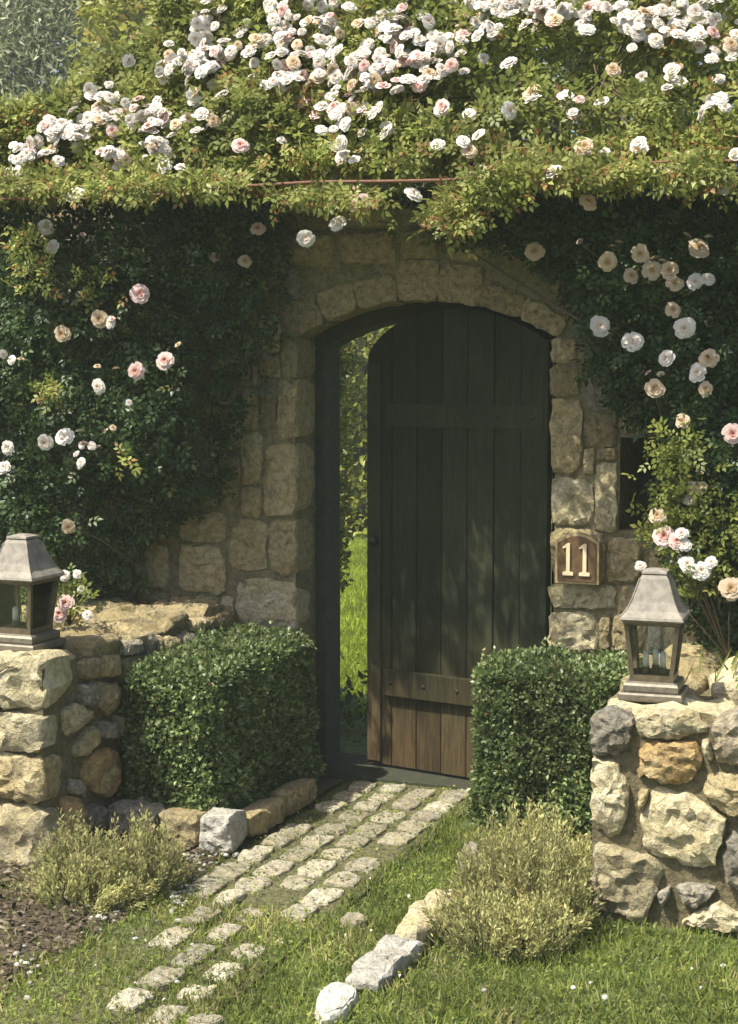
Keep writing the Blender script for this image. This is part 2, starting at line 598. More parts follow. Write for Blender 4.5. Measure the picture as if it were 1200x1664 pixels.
m, t, b = new_mat('lamp_glass')
tr = t.nodes.new('ShaderNodeBsdfTransparent'); tr.inputs[0].default_value = (0.97, 0.975, 0.95, 1)
gl = t.nodes.new('ShaderNodeBsdfGlossy'); gl.inputs['Roughness'].default_value = 0.06
fr = t.nodes.new('ShaderNodeFresnel'); fr.inputs[0].default_value = 1.45
mx = t.nodes.new('ShaderNodeMixShader')
lk(t, fr.outputs[0], mx.inputs[0]); lk(t, tr.outputs[0], mx.inputs[1]); lk(t, gl.outputs[0], mx.inputs[2])
lk(t, mx.outputs[0], t.nodes['Material Output'].inputs['Surface'])
M['glass'] = m

# ------------------------------------------------------------------ ground
def sheet(name, pts, z, mat, kind='structure'):
    me = bpy.data.meshes.new(name)
    me.from_pydata([(p[0], p[1], z) for p in pts], [], [tuple(range(len(pts)))])
    me.materials.append(mat)
    o = link(name, me)
    o['kind'] = kind
    return o


sheet('ground', [(-70, -70), (70, -70), (70, 70), (-70, 70)], -0.02, M['turf'])
PX0, PX1 = -0.30, 0.27                                     # path edges
path = sheet('garden_path', [(PX0, -2.9), (PX1 + 0.03, -2.9), (PX1 + 0.03, 0.75), (PX0, 0.75)], -0.008, M['moss'])
bed = sheet('soil_bed', [(-2.4, -3.2), (-0.34, -3.2), (-0.31, -2.5), (-0.31, -1.04), (-0.86, -1.04), (-0.86, -0.6), (-2.4, -0.60)], -0.012, M['soil'])
bed2 = sheet('planting_bed', [(-0.86, -1.10), (-0.34, -1.10), (-0.34, -0.02), (-0.86, -0.02)], -0.004, M['soil'])

# ------------------------------------------------------------------ garden wall
WALL_TOP = 2.52
OPL, OPR, SPR, RISE = -0.56, 0.56, 1.91, 0.145               # door opening


def arch_z(x):
    h = (OPR - OPL) / 2
    rad = (h * h + RISE * RISE) / (2 * RISE)
    return SPR + RISE - rad + math.sqrt(max(rad * rad - x * x, 0))


gw = thing('garden_wall', 'tall tan fieldstone wall with the arched doorway and a dark niche', 'wall', (0, 0, 0))
NX0, NX1, NZ0, NZ1 = 0.955, 1.22, 1.12, 1.515                 # niche
p = onwall(1005, 862); NX0, NZ0 = p[0], p[2]
p = onwall(1085, 712); NX1, NZ1 = p[0], p[2]


def prism(bm, prof, y0, y1):
    """profile (x,z) anticlockwise seen from the front, extruded from y0 to y1"""
    a = [bm.verts.new((x, y0, z)) for x, z in prof]
    b_ = [bm.verts.new((x, y1, z)) for x, z in prof]
    bm.faces.new(a)
    bm.faces.new(list(reversed(b_)))
    for i in range(len(prof)):
        j = (i + 1) % len(prof)
        bm.faces.new((a[j], a[i], b_[i], b_[j]))


bm = bmesh.new()
e = 0.02
arc = [(x, arch_z(x) + 0.02) for x in np.linspace(OPR + e, OPL - e, 17)]
prof = [(-5.0, -0.05), (OPL - e, -0.05), (OPL - e, SPR)] + arc[::-1][1:-1] + [(OPR + e, SPR), (OPR + e, -0.05), (NX0, -0.05), (NX0, WALL_TOP), (-5.0, WALL_TOP)]
prism(bm, prof, 0.013, 0.44)
prism(bm, [(NX0, -0.05), (4.5, -0.05), (4.5, NZ0), (NX0, NZ0)], 0.013, 0.44)
prism(bm, [(NX1, NZ0), (4.5, NZ0), (4.5, NZ1), (NX1, NZ1)], 0.013, 0.44)
prism(bm, [(NX0, NZ1), (4.5, NZ1), (4.5, WALL_TOP), (NX0, WALL_TOP)], 0.013, 0.44)
bm.normal_update(); bmesh.ops.triangulate(bm, faces=bm.faces)
bm_obj('mortar_core', bm, M['mortar'], gw)
bm = bmesh.new()
prism(bm, [(NX0, NZ0), (NX1, NZ0), (NX1, NZ1), (NX0, NZ1)], 0.34, 0.435)
bm_obj('niche_back', bm, M['dark_wood'], gw)

U3, V3, NF = (1, 0, 0), (0, 0, 1), (0, -1, 0)
CELL = 0.01


class Occ:
    def __init__(s, u0, u1, v0, v1):
        s.u0, s.v0 = u0, v0
        s.g = np.zeros((int(round((v1 - v0) / CELL)), int(round((u1 - u0) / CELL))), bool)

    def block(s, a0, a1, b0, b1):
        i0, i1 = int(round((a0 - s.u0) / CELL)), int(round((a1 - s.u0) / CELL))
        j0, j1 = int(round((b0 - s.v0) / CELL)), int(round((b1 - s.v0) / CELL))
        s.g[max(j0, 0):max(j1, 0), max(i0, 0):max(i1, 0)] = True

    def fill(s, wr, hr, minc=5):
        """lay random squared rubble in whatever is still free"""
        g = s.g
        H, W = g.shape
        out = []
        for j in range(H):
            i = 0
            while i < W:
                if g[j, i]:
                    i += 1
                    continue
                tw, th = int(random.uniform(*wr) / CELL), int(random.uniform(*hr) / CELL)
                w_ = 0
                while w_ < tw and i + w_ < W and not g[j, i + w_]:
                    w_ += 1
                rest = 0
                while i + w_ + rest < W and rest < minc and not g[j, i + w_ + rest]:
                    rest += 1
                if rest < minc:
                    w_ += rest
                h_ = 1
                while h_ < th and j + h_ < H and not g[j + h_, i:i + w_].any():
                    h_ += 1
                g[j:j + h_, i:i + w_] = True
                if w_ >= minc and h_ >= minc:
                    u, v = s.u0 + i * CELL, s.v0 + j * CELL
                    out.append((u, v, u + w_ * CELL, v + h_ * CELL))
                i += w_
        return out


def jit_rect(u0, v0, u1, v1, k=0.10):
    a = min(u1 - u0, v1 - v0) * k * 0.7
    j = lambda: random.uniform(0, a)
    um, vm = (u0 + u1) / 2, (v0 + v1) / 2
    return [(u0 + j(), v0 + j()), (um + random.uniform(-a, a), v0 + j() * 0.4), (u1 - j(), v0 + j()), (u1 - j() * 0.4, vm + random.uniform(-a, a)),
            (u1 - j(), v1 - j()), (um + random.uniform(-a, a), v1 - j() * 0.4), (u0 + j(), v1 - j()), (u0 + j() * 0.4, vm + random.uniform(-a, a))]


occ = Occ(-3.7, 2.4, 0.0, WALL_TOP)
traced = [  # x0, y0, x1, y1 in the photograph, stone kind
    (456, 547, 486, 615, 'tan'), (449, 616, 486, 716, 'tan'), (426, 717, 486, 842, 'tan'), (389, 790, 426, 843, 'tan'), (356, 735, 389, 830, 'brown'),
    (389, 700, 426, 789, 'tan'), (420, 616, 449, 700, 'brown'), (437, 843, 486, 938, 'tan'), (369, 845, 437, 930, 'tan'), (288, 884, 369, 968, 'tan'),
    (290, 830, 369, 884, 'tan'), (381, 938, 486, 1024, 'pale'), (356, 968, 381, 1024, 'pale'), (275, 968, 311, 1008, 'rust'), (222, 960, 275, 1008, 'brown'),
    (311, 968, 356, 1024, 'tan'),
    (892, 548, 938, 592, 'tan'), (892, 592, 942, 647, 'tan'), (892, 647, 947, 772, 'tan'), (947, 668, 1004, 727, 'brown'), (947, 727, 967, 774, 'tan'),
    (967, 727, 1004, 749, 'tan'), (892, 774, 966, 858, 'pale'), (966, 749, 1005, 866, 'pale'), (892, 858, 984, 948, 'tan'), (984, 872, 1045, 948, 'tan'),
    (892, 948, 1003, 992, 'pale'), (889, 992, 973, 1058, 'pale'), (973, 998, 992, 1058, 'tan'), (992, 996, 1050, 1060, 'tan'),
]
for x0, y0, x1, y1, k in traced:
    a, b_, c, d = onwall(x0, y0), onwall(x1, y0), onwall(x1, y1), onwall(x0, y1)
    u0, u1 = (a[0] + d[0]) / 2, (b_[0] + c[0]) / 2
    v0, v1 = (c[2] + d[2]) / 2, (a[2] + b_[2]) / 2
    if abs(u1 - OPL) < 0.05: u1 = OPL
    if abs(u0 - OPR) < 0.05: u0 = OPR - random.uniform(0, 0.012)
    occ.block(u0, u1, v0, v1)
    dp = 0.22 if (u1 == OPL or abs(u0 - OPR) < 0.03) else 0.09
    add_stone(gw, jit_rect(u0, v0, u1, v1, 0.13), (0, 0, 0), U3, V3, NF, dp, M[k], bulge=random.uniform(0.003, 0.010), facet=0.4)
# arch ring of rough voussoirs
ths = [-1.0, -0.72, -0.46, -0.17, 0.12, 0.40, 0.70, 1.0]
hw = (OPR - OPL) / 2
rad = (hw * hw + RISE * RISE) / (2 * RISE)
half = math.asin(hw / rad) * 1.06
for k in range(len(ths) - 1):
    a0, a1 = ths[k] * half, ths[k + 1] * half
    dd = random.uniform(0.07, 0.19)
    poly = []
    for a in (a0, (a0 + a1) / 2, a1):
        poly.append((rad * math.sin(a), SPR + RISE - rad + rad * math.cos(a)))
    for a in (a1, (a0 + a1) / 2, a0):
        poly.append(((rad + dd) * math.sin(a), SPR + RISE - rad + (rad + dd) * math.cos(a)))
    add_stone(gw, poly, (0, 0, 0), U3, V3, NF, 0.25, M[random.choice(['brown', 'brown', 'tan'])], name='arch_stone', bulge=0.0, facet=0.15, gap=0.001, round_=0.004)
occ.block(OPL, OPR, 0, SPR)
for x in np.arange(OPL - 0.06, OPR + 0.06, 0.01):
    occ.block(x, x + 0.01, SPR, arch_z(min(max(x, OPL), OPR)) + 0.15)
occ.block(NX0, NX1, NZ0, NZ1)
for x0, y0, x1, y1, k in [(455, 408, 545, 478, 'brown'), (547, 380, 642, 446, 'brown'), (647, 384, 716, 450, 'tan'), (722, 400, 810, 466, 'tan'), (812, 410, 890, 480, 'tan')]:
    a, c = onwall(x0, y0), onwall(x1, y1)
    u0, u1, v0, v1 = a[0], c[0], max(c[2], 2.2), max(a[2], 2.3)
    v0 = max(v0, max(arch_z(min(max(u, OPL), OPR)) for u in (u0, u1, (u0 + u1) / 2)) + 0.155) if u1 > OPL - .05 else v0
    v1 = min(max(v1, v0 + 0.15), WALL_TOP)
    occ.block(u0, u1, v0, v1)
    add_stone(gw, jit_rect(u0, v0, u1, v1, 0.16), (0, 0, 0), U3, V3, NF, 0.09, M[k], bulge=0.03)
for u0, v0, u1, v1 in occ.fill((0.16, 0.42), (0.10, 0.26)):
    add_stone(gw, jit_rect(u0, v0, u1, v1, 0.12), (0, 0, 0), U3, V3, NF, 0.09, M[random.choice(['tan', 'tan', 'pale', 'grey', 'brown'])], n=18, bulge=random.uniform(0.003, 0.010), facet=0.4)

# door frame: dark posts behind the stone reveal
bm = bmesh.new(); box_bm(bm, OPL - 0.018, OPL + 0.030, 0.225, 0.40, 0.0, 1.93, 0.006); bm_obj('door_post', bm, M['dark_wood'], gw)
bm = bmesh.new(); box_bm(bm, OPR - 0.05, OPR + 0.018, 0.225, 0.40, 0.0, 1.93, 0.006); bm_obj('door_post', bm, M['dark_wood'], gw)
bm = bmesh.new()
pr = [(x, arch_z(x) - 0.055) for x in np.linspace(OPL + 0.0, OPR - 0.0, 13)] + [(x, arch_z(x) + 0.015) for x in np.linspace(OPR, OPL, 13)]
prism(bm, pr, 0.24, 0.40)
bm.normal_update(); bmesh.ops.triangulate(bm, faces=bm.faces)
bm_obj('door_head', bm, M['dark_wood'], gw)
bm = bmesh.new(); box_bm(bm, OPL, OPR, 0.02, 0.40, -0.03, 0.006, 0.004); bm_obj('threshold', bm, M['dark_wood'], gw)  # dark wood colour puts the doorway's shade into the sill

# ------------------------------------------------------------------ door, ajar
HX, HY = 0.545, 0.10
DW, DANG = 0.885, 11.5
door = thing('garden_door', 'dark stained plank door with an arched top, standing ajar', 'door', (HX, HY, 0.02), rz=R(180 - DANG))
# local x: from the hinge towards the free edge; local +y points out of the doorway to the front
def door_top(x):
    u = (x - DW / 2) / (DW / 2)
    return 1.80 + 0.205 * (1 - u ** 2.4) ** 0.75 if u > 0 else 1.86 + 0.145 * (1 - u * u)


NP = 7
pw = DW / NP
for k in range(NP):
    x0, x1 = k * pw + 0.0015, (k + 1) * pw - 0.0015
    bm = bmesh.new()
    xs = np.linspace(x0, x1, 9)
    prof = [(x0, 0.0)] + [(x1, 0.0)] + [(x, door_top(x)) for x in xs[::-1]]
    y0, y1 = 0.0 + random.uniform(-0.002, 0.002), 0.04 + random.uniform(-0.003, 0.003)
    prism(bm, prof, y0, y1)
    bmesh.ops.recalc_face_normals(bm, faces=bm.faces)
    es = [ed for ed in bm.edges if abs((ed.verts[0].co - ed.verts[1].co).normalized().z) > 0.9 and ed.verts[0].co.y > 0.02]
    bmesh.ops.bevel(bm, geom=es, offset=0.0035, segments=1, affect='EDGES')
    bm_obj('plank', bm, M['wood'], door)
for z0, z1, th_ in ((0.315, 0.435, 0.072), (1.50, 1.60, 0.0465)):
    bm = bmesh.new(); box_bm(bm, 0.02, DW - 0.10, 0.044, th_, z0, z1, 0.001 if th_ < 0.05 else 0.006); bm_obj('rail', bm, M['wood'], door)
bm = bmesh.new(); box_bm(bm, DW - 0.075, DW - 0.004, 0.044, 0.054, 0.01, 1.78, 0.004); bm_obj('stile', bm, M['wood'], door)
stud_me = None
for x in np.linspace(0.07, DW - 0.14, 5):
    for z, y in ((0.375, 0.072), (1.55, 0.0465)):
        bm = bmesh.new()
        bmesh.ops.create_uvsphere(bm, u_segments=8, v_segments=5, radius=0.010)
        for v in bm.verts: v.co.y *= 0.5
        o = bm_obj('stud', bm, M['iron'], door, True, (x, y, z))
for z in (0.25, 1.62):
    bm = bmesh.new(); box_bm(bm, 0.0, 0.32, 0.0, 0.006, z, z + 0.045, 0.002)
    bm_obj('strap_hinge', bm, M['iron'], door, False, (0.01, -0.010, 0))
bm = bmesh.new()
bmesh.ops.create_uvsphere(bm, u_segments=12, v_segments=8, radius=0.022)
bm_obj('latch_knob', bm, M['iron'], door, True, (DW - 0.045, 0.070, 1.0))

# ------------------------------------------------------------------ number plaque
pc = onwall(944, 905)
plq = thing('number_plaque', 'brown arched house number plaque reading 11 on the doorway stones', 'house number', (pc[0], -0.062, pc[2]))


def plaque_prof(w_, h_, rise):
    pts = [(-w_ / 2, -h_ / 2), (w_ / 2, -h_ / 2)]
    pts += [(x, h_ / 2 - rise + rise * math.cos(x / (w_ / 2) * math.pi / 2)) for x in np.linspace(w_ / 2, -w_ / 2, 11)]
    return pts


bm = bmesh.new(); prism(bm, plaque_prof(0.180, 0.205, 0.035), 0.0, 0.03); bm_obj('plate', bm, M['plaque_rim'], plq)
bm = bmesh.new(); prism(bm, plaque_prof(0.158, 0.183, 0.03), -0.006, -0.0005); bm_obj('field', bm, M['plaque'], plq)
for dx in (-0.034, 0.034):
    bm = bmesh.new()
    one = [(-0.022, -0.068), (0.022, -0.068), (0.022, -0.056), (0.008, -0.052), (0.008, 0.062), (-0.004, 0.062), (-0.022, 0.046), (-0.022, 0.040), (-0.007, 0.044), (-0.007, -0.052), (-0.022, -0.056)]
    prism(bm, one, -0.013, -0.0065)
    bm.normal_update(); bmesh.ops.triangulate(bm, faces=bm.faces)
    bm_obj('numeral', bm, M['numeral'], plq, False, (dx, 0, 0))

# ------------------------------------------------------------------ low walls with lantern piers
LX, LY, LZ = -0.85, -1.54, 0.735                            # left pier: its inner front corner
lw = thing('low_stone_wall', 'low fieldstone wall left of the path carrying the half-seen lantern', 'stone wall', (LX, LY, 0), 'low stone walls')
bm = bmesh.new()
box_bm(bm, LX - 0.85 - LX, -0.03, 0.03, -0.03 - LY, -0.05, LZ - 0.03)
bm_obj('mortar_core', bm, M['mortar'], lw)
NXp = (1, 0, 0)


def on_left(px, py):
    return hit(px, py, (1, 0, 0), LX)


# corner stones: front face outline, deep enough to make the inner face too
def corner(y0, y1, pxr, kind, x0=-0.42, mat=None):
    za = hit(62, y0, (0, 1, 0), LY)[2]
    zb = hit(62, y1, (0, 1, 0), LY)[2]
    d = on_left(pxr, (y0 + y1) / 2)[1] - LY
    add_stone(lw, jit_rect(LX + x0, zb, LX + random.uniform(-0.012, 0.012), za, 0.12), (0, LY, 0), U3, V3, NF, d, M[kind], bulge=0.012, n=34, round_=0.010, rough=0.014, facet=0.8)


corner(1069, 1160, 133, 'pale')
corner(1162, 1226, 109, 'pale', -0.36)
corner(1228, 1308, 119, 'tan', -0.30)
corner(1308, 1440, 106, 'pale', -0.28)
for u0, v0, u1, v1 in [(-0.70, 0.0, -0.30, 0.17), (-0.84, 0.0, -0.71, 0.3), (-0.70, 0.18, -0.32, 0.36), (-0.84, 0.31, -0.40, 0.53), (-0.84, 0.54, -0.44, 0.74)]:
    add_stone(lw, jit_rect(LX + u0, v0, LX + u1, v1, 0.12), (0, LY, 0), U3, V3, NF, 0.2, M['tan'], bulge=0.02)
# inner face (towards the path)
occ = Occ(LY, -0.03, 0.0, LZ - 0.02)
occ.block(LY, LY + 0.28, 0.55, LZ); occ.block(LY, LY + 0.18, 0.38, 0.55); occ.block(LY, LY + 0.22, 0.2, 0.38); occ.block(LY, LY + 0.17, 0, 0.2)
inner = [([(109, 1150), (135, 1143), (157, 1160), (140, 1180), (112, 1200)], 'tan'), ([(137, 1110), (160, 1108), (160, 1148), (138, 1148)], 'grey'),
         ([(164, 1108), (199, 1108), (199, 1150), (180, 1166), (164, 1150)], 'brown'), ([(126, 1215), (148, 1178), (164, 1182), (164, 1210), (130, 1236)], 'tan'),
         ([(168, 1170), (193, 1172), (192, 1202), (168, 1200)], 'grey'), ([(150, 1224), (172, 1214), (198, 1222), (207, 1255), (200, 1285), (178, 1302), (155, 1290), (140, 1262)], 'rust'),
         ([(108, 1296), (128, 1290), (140, 1315), (139, 1360), (108, 1362)], 'rust'), ([(144, 1312), (165, 1305), (188, 1318), (188, 1350), (145, 1352)], 'grey'),
         ([(122, 1262), (138, 1270), (142, 1300), (120, 1290)], 'grey'), ([(192, 1298), (215, 1290), (216, 1340), (192, 1340)], 'grey'),
         ([(136, 1072), (165, 1066), (165, 1104), (137, 1106)], 'brown'), ([(168, 1066), (196, 1060), (196, 1100), (168, 1102)], 'tan')]
for poly, k in inner:
    uv = [(q[1], q[2]) for q in (on_left(*a) for a in poly)]
    u = [a[0] for a in uv]; v = [a[1] for a in uv]
    occ.block(min(u), max(u), max(0, min(v)), max(v))
    add_stone(lw, uv, (LX, 0, 0), (0, 1, 0), V3, NXp, 0.12, M[k], bulge=0.018, n=22, gap=0.003)
for u0, v0, u1, v1 in occ.fill((0.12, 0.3), (0.1, 0.2)):
    add_stone(lw, jit_rect(u0, v0, u1, v1), (LX, 0, 0), (0, 1, 0), V3, NXp, 0.1, M[random.choice(['grey', 'tan', 'brown'])], n=18)
# rough coping along the top
yy = LY + 0.30
NU = (0, 0, 1)
add_stone(lw, jit_rect(LX - 0.84, LY + 0.02, LX - 0.02, yy, 0.05), (0, 0, LZ), U3, (0, 1, 0), NU, 0.06, M['pale'], name='coping_stone', bulge=0.01, n=24)
while yy < -0.1:
    ln = random.uniform(0.22, 0.38)
    y2 = min(yy + ln, -0.04)
    xs_ = LX - random.uniform(0.36, 0.46)
    add_stone(lw, jit_rect(xs_, yy, LX + random.uniform(-0.02, 0.01), y2, 0.10), (0, 0, LZ + random.uniform(-0.01, 0.015)), U3, (0, 1, 0), NU, 0.07, M[random.choice(['tan', 'tan', 'brown'])], name='coping_stone', bulge=0.02, n=20)
    add_stone(lw, jit_rect(LX - 0.84, yy, xs_, y2, 0.08), (0, 0, LZ), U3, (0, 1, 0), NU, 0.07, M['tan'], name='coping_stone', bulge=0.02)
    yy = y2

RX, RY, RZ = 1.04, -1.32, 0.68
rw = thing('low_stone_wall', 'low fieldstone wall right of the path with the orange-stained stone', 'stone wall', (RX, RY, 0), 'low stone walls')
bm = bmesh.new()
box_bm(bm, 0.03, 0.62, 0.03, -0.03 - RY, -0.05, RZ - 0.03)
box_bm(bm, 0.62, 2.2, 0.03, 0.50, -0.05, RZ - 0.03)
bm_obj('mortar_core', bm, M['mortar'], rw)


def zp(l):
    return [(940 + a / 4.16, 1120 + b_ / 4.16) for a, b_ in l]


pier = [([(75, 170), (230, 120), (390, 220), (340, 430), (220, 455), (80, 445)], 'grey'), ([(340, 190), (560, 150), (790, 165), (885, 285), (680, 335), (400, 345)], 'pale'),
        ([(400, 380), (560, 348), (800, 352), (850, 470), (800, 600), (680, 668), (560, 630), (375, 585)], 'rust'), ([(78, 470), (260, 500), (345, 720), (325, 900), (270, 1005), (190, 1025), (78, 975)], 'pale'),
        ([(490, 660), (700, 690), (900, 830), (995, 900), (985, 1010), (920, 1215), (720, 1205), (540, 1130), (425, 1050), (420, 880)], 'pale'),
        ([(80, 1045), (330, 1100), (520, 1140), (585, 1230), (500, 1480), (440, 1600), (75, 1630)], 'pale'), ([(640, 1340), (760, 1310), (945, 1350), (900, 1405), (800, 1495), (700, 1455)], 'grey'),
        ([(690, 1580), (930, 1430), (1110, 1540), (1150, 1680), (700, 1680)], 'pale'), ([(870, 560), (1080, 580), (1240, 640), (1260, 860), (1080, 890), (950, 820), (810, 690)], 'tan'),
        ([(895, 260), (980, 110), (1150, 80), (1330, 110), (1330, 500), (1100, 540), (920, 510)], 'white'), ([(1010, 1000), (1100, 960), (1290, 930), (1320, 1300), (1180, 1390), (1020, 1340), (965, 1200)], 'grey'),
        ([(820, 345), (880, 340), (905, 500), (862, 485)], 'pale'), ([(520, 1390), (625, 1330), (612, 1420), (560, 1500)], 'grey'), ([(405, 680), (475, 685), (425, 870), (395, 800)], 'tan')]
M['chalk'] = stone_mat('chalky_stone', (0.50, 0.44, 0.34), (0.42, 0.35, 0.22), (0.24, 0.20, 0.14))
occ = Occ(RX, RX + 2.2, 0.0, RZ - 0.01)
occ.block(RX, RX + 0.60, 0, 1)
for poly, k in pier:
    uv = []
    for a in zp(poly):
        q = onwall(a[0], a[1], RY)
        uv.append((max(q[0], RX), min(max(q[2], 0.0), RZ + 0.03)))
    deep = 0.35 if min(u for u, v in uv) < RX + 0.02 else 0.12
    add_stone(rw, uv, (0, RY, 0), U3, V3, NF, deep, M['chalk' if k == 'white' else k], bulge=0.012, n=36, gap=0.002, round_=0.010, rough=0.016, facet=0.9)
for u0, v0, u1, v1 in occ.fill((0.14, 0.35), (0.1, 0.24)):
    add_stone(rw, jit_rect(u0, v0, u1, v1, 0.16), (0, RY, 0), U3, V3, NF, 0.1, M[random.choice(['grey', 'tan', 'pale'])], n=18, bulge=0.03)
add_stone(rw, jit_rect(RX + 0.02, RY + 0.06, RX + 0.46, RY + 0.45, 0.08), (0, 0, RZ - 0.005), U3, (0, 1, 0), NU, 0.06, M['pale'], name='coping_stone', bulge=0.008, n=22)
yy = RY + 0.45
while yy < -0.1:
    y2 = min(yy + random.uniform(0.2, 0.35), -0.04)
    add_stone(rw, jit_rect(RX + 0.0, yy, RX + 0.30, y2, 0.12), (0, 0, RZ), U3, (0, 1, 0), NU, 0.07, M['tan'], name='coping_stone', bulge=0.02)
    add_stone(rw, jit_rect(RX + 0.30, yy, RX + 0.60, y2, 0.12), (0, 0, RZ + 0.02), U3, (0, 1, 0), NU, 0.08, M[random.choice(['pale', 'tan'])], name='coping_stone', bulge=0.03)
    yy = y2
xx = RX + 0.48
while xx < RX + 2.1:
    x2 = xx + random.uniform(0.2, 0.36)
    add_stone(rw, jit_rect(xx, RY + 0.03, x2, RY + 0.46, 0.10), (0, 0, RZ + random.uniform(-0.01, 0.03)), U3, (0, 1, 0), NU, 0.07, M[random.choice(['chalk', 'grey', 'pale'])], name='coping_stone', bulge=0.025)
    xx = x2
occ = Occ(RY + 0.34, -0.03, 0.0, RZ - 0.02)
for u0, v0, u1, v1 in occ.fill((0.14, 0.3), (0.1, 0.2)):
    add_stone(rw, jit_rect(u0, v0, u1, v1), (RX, 0, 0), (0, 1, 0), V3, (-1, 0, 0), 0.1, M[random.choice(['grey', 'tan', 'pale'])], n=18)

# ------------------------------------------------------------------ lanterns
def square_loft(bm, prof, seg=6, sag=0.0):
    """square rings (half width, z) joined into a skin; closed at both ends"""
    rings = []
    for hw_, z in prof:
        ring = []
        for s in range(4):
            for k in range(seg):
                f = k / seg
                a = [(-1, -1), (1, -1), (1, 1), (-1, 1)][s]
                c = [(1, -1), (1, 1), (-1, 1), (-1, -1)][s]
                ring.append(bm.verts.new((hw_ * (a[0] + (c[0] - a[0]) * f), hw_ * (a[1] + (c[1] - a[1]) * f), z)))
        rings.append(ring)
    n = 4 * seg
    for i in range(len(rings) - 1):
        for k in range(n):
            bm.faces.new((rings[i][k], rings[i][(k + 1) % n], rings[i + 1][(k + 1) % n], rings[i + 1][k]))
    bm.faces.new(list(reversed(rings[0])))
    bm.faces.new(rings[-1])


def make_lantern(label, loc, rz):
    t_ = thing('lantern', label, 'lantern', loc, 'lanterns on the low walls', rz)
    bm = bmesh.new(); square_loft(bm, [(0.118, 0.0), (0.120, 0.006), (0.120, 0.022), (0.116, 0.028)], 1); bm_obj('base', bm, M['lamp_base'], t_)
    bm = bmesh.new(); square_loft(bm, [(0.100, 0.028), (0.104, 0.034), (0.104, 0.052), (0.098, 0.060), (0.080, 0.066)], 1); bm_obj('base_step', bm, M['lamp_base'], t_)
    bz, tz, bw, tw = 0.066, 0.262, 0.072, 0.096
    for sx, sy in ((-1, -1), (1, -1), (1, 1), (-1, 1)):
        bm = bmesh.new()
        vs = box_bm(bm, -0.008, 0.008, -0.008, 0.008, bz + 0.018, tz)
        for v in vs:
            f = (v.co.z - bz) / (tz - bz)
            v.co.x += sx * (bw + (tw - bw) * f); v.co.y += sy * (bw + (tw - bw) * f)
        bm_obj('corner_post', bm, M['lamp_frame'], t_)
    bm = bmesh.new(); square_loft(bm, [(0.083, bz), (0.083, bz + 0.020), (0.06, bz + 0.020)], 1); bm_obj('bottom_rail', bm, M['lamp_frame'], t_)
    bm = bmesh.new(); square_loft(bm, [(0.100, tz), (0.108, tz + 0.006), (0.108, tz + 0.020)], 1); bm_obj('top_rail', bm, M['lamp_frame'], t_)
    for k in range(4):
        a = k * math.pi / 2
        ca, sa = math.cos(a), math.sin(a)
        z0, z1 = bz + 0.021, tz - 0.001
        w0, w1 = bw - 0.010 + 0.003, tw - 0.010
        pts = [(-w0, -bw - 0.002, z0), (w0, -bw - 0.002, z0), (w1, -tw, z1), (-w1, -tw, z1)]
        pts += [(x, y + 0.003, z) for x, y, z in pts]
        pts = [(x * ca - y * sa, x * sa + y * ca, z) for x, y, z in pts]
        me = bpy.data.meshes.new('glass_pane')
        me.from_pydata(pts, [], [(0, 1, 2, 3), (7, 6, 5, 4), (0, 4, 5, 1), (1, 5, 6, 2), (2, 6, 7, 3), (3, 7, 4, 0)])
        me.materials.append(M['glass'])
        link('glass_pane', me, t_)
    for x, y in ((-0.030, -0.018), (0.034, -0.012), (0.0, 0.034)):
        bm = bmesh.new()
        bmesh.ops.create_cone(bm, cap_ends=True, segments=14, radius1=0.012, radius2=0.012, depth=0.055)
        bmesh.ops.bevel(bm, geom=[ed for ed in bm.edges if abs(ed.verts[0].co.z - ed.verts[1].co.z) < 1e-5 and ed.verts[0].co.z > 0], offset=0.005, segments=2, affect='EDGES')
        cd = bm_obj('candle', bm, M['candle'], t_, True, (x, y, 0.135))
        bm = bmesh.new()
        bmesh.ops.create_cone(bm, cap_ends=True, segments=10, radius1=0.016, radius2=0.014, depth=0.024)
        bm_obj('candle_cup', bm, M['lamp_frame'], cd, False, (0, 0, -0.0385))
    bm = bmesh.new()
    square_loft(bm, [(0.112, 0.276), (0.122, 0.283), (0.118, 0.292), (0.098, 0.313), (0.082, 0.342), (0.068, 0.380), (0.054, 0.420), (0.046, 0.432)], 5)
    bm_obj('roof', bm, M['lamp_roof'], t_)
    for s in range(4):   # raised seams on the hips
        a = math.pi / 4 + s * math.pi / 2
        pr_ = [(0.118, 0.292), (0.098, 0.313), (0.082, 0.342), (0.068, 0.380), (0.054, 0.420)]
        pts = [(h * math.sqrt(2) * math.cos(a), h * math.sqrt(2) * math.sin(a), z) for h, z in pr_]
        link('hip_seam', tubes_mesh('hip_seam', [(pts, [0.003] * 5)], M['lamp_roof'], 6), t_)
    bm = bmesh.new(); square_loft(bm, [(0.040, 0.432), (0.048, 0.437), (0.046, 0.444), (0.020, 0.452)], 1); bm_obj('roof_cap', bm, M['lamp_roof'], t_)
    return t_


lc = ground(1063, 1132, RZ + 0.005)
make_lantern('pewter roofed candle lantern on the right-hand low wall, wholly in view', (lc[0], lc[1], RZ + 0.006), R(4))
lan = [o for o in COL.objects if o.name == 'lantern'][0]
lan2 = copy_tree(lan)
lan2['label'] = 'pewter roofed lantern on the low wall in front of the dark shaded roses'
lan2.location = (LX - 0.215, LY + 0.20, LZ + 0.012)
lan2.rotation_euler = (0, 0, 0)
lan.scale = (0.86, 0.86, 0.95)
lan2.scale = (0.90, 0.90, 0.93)

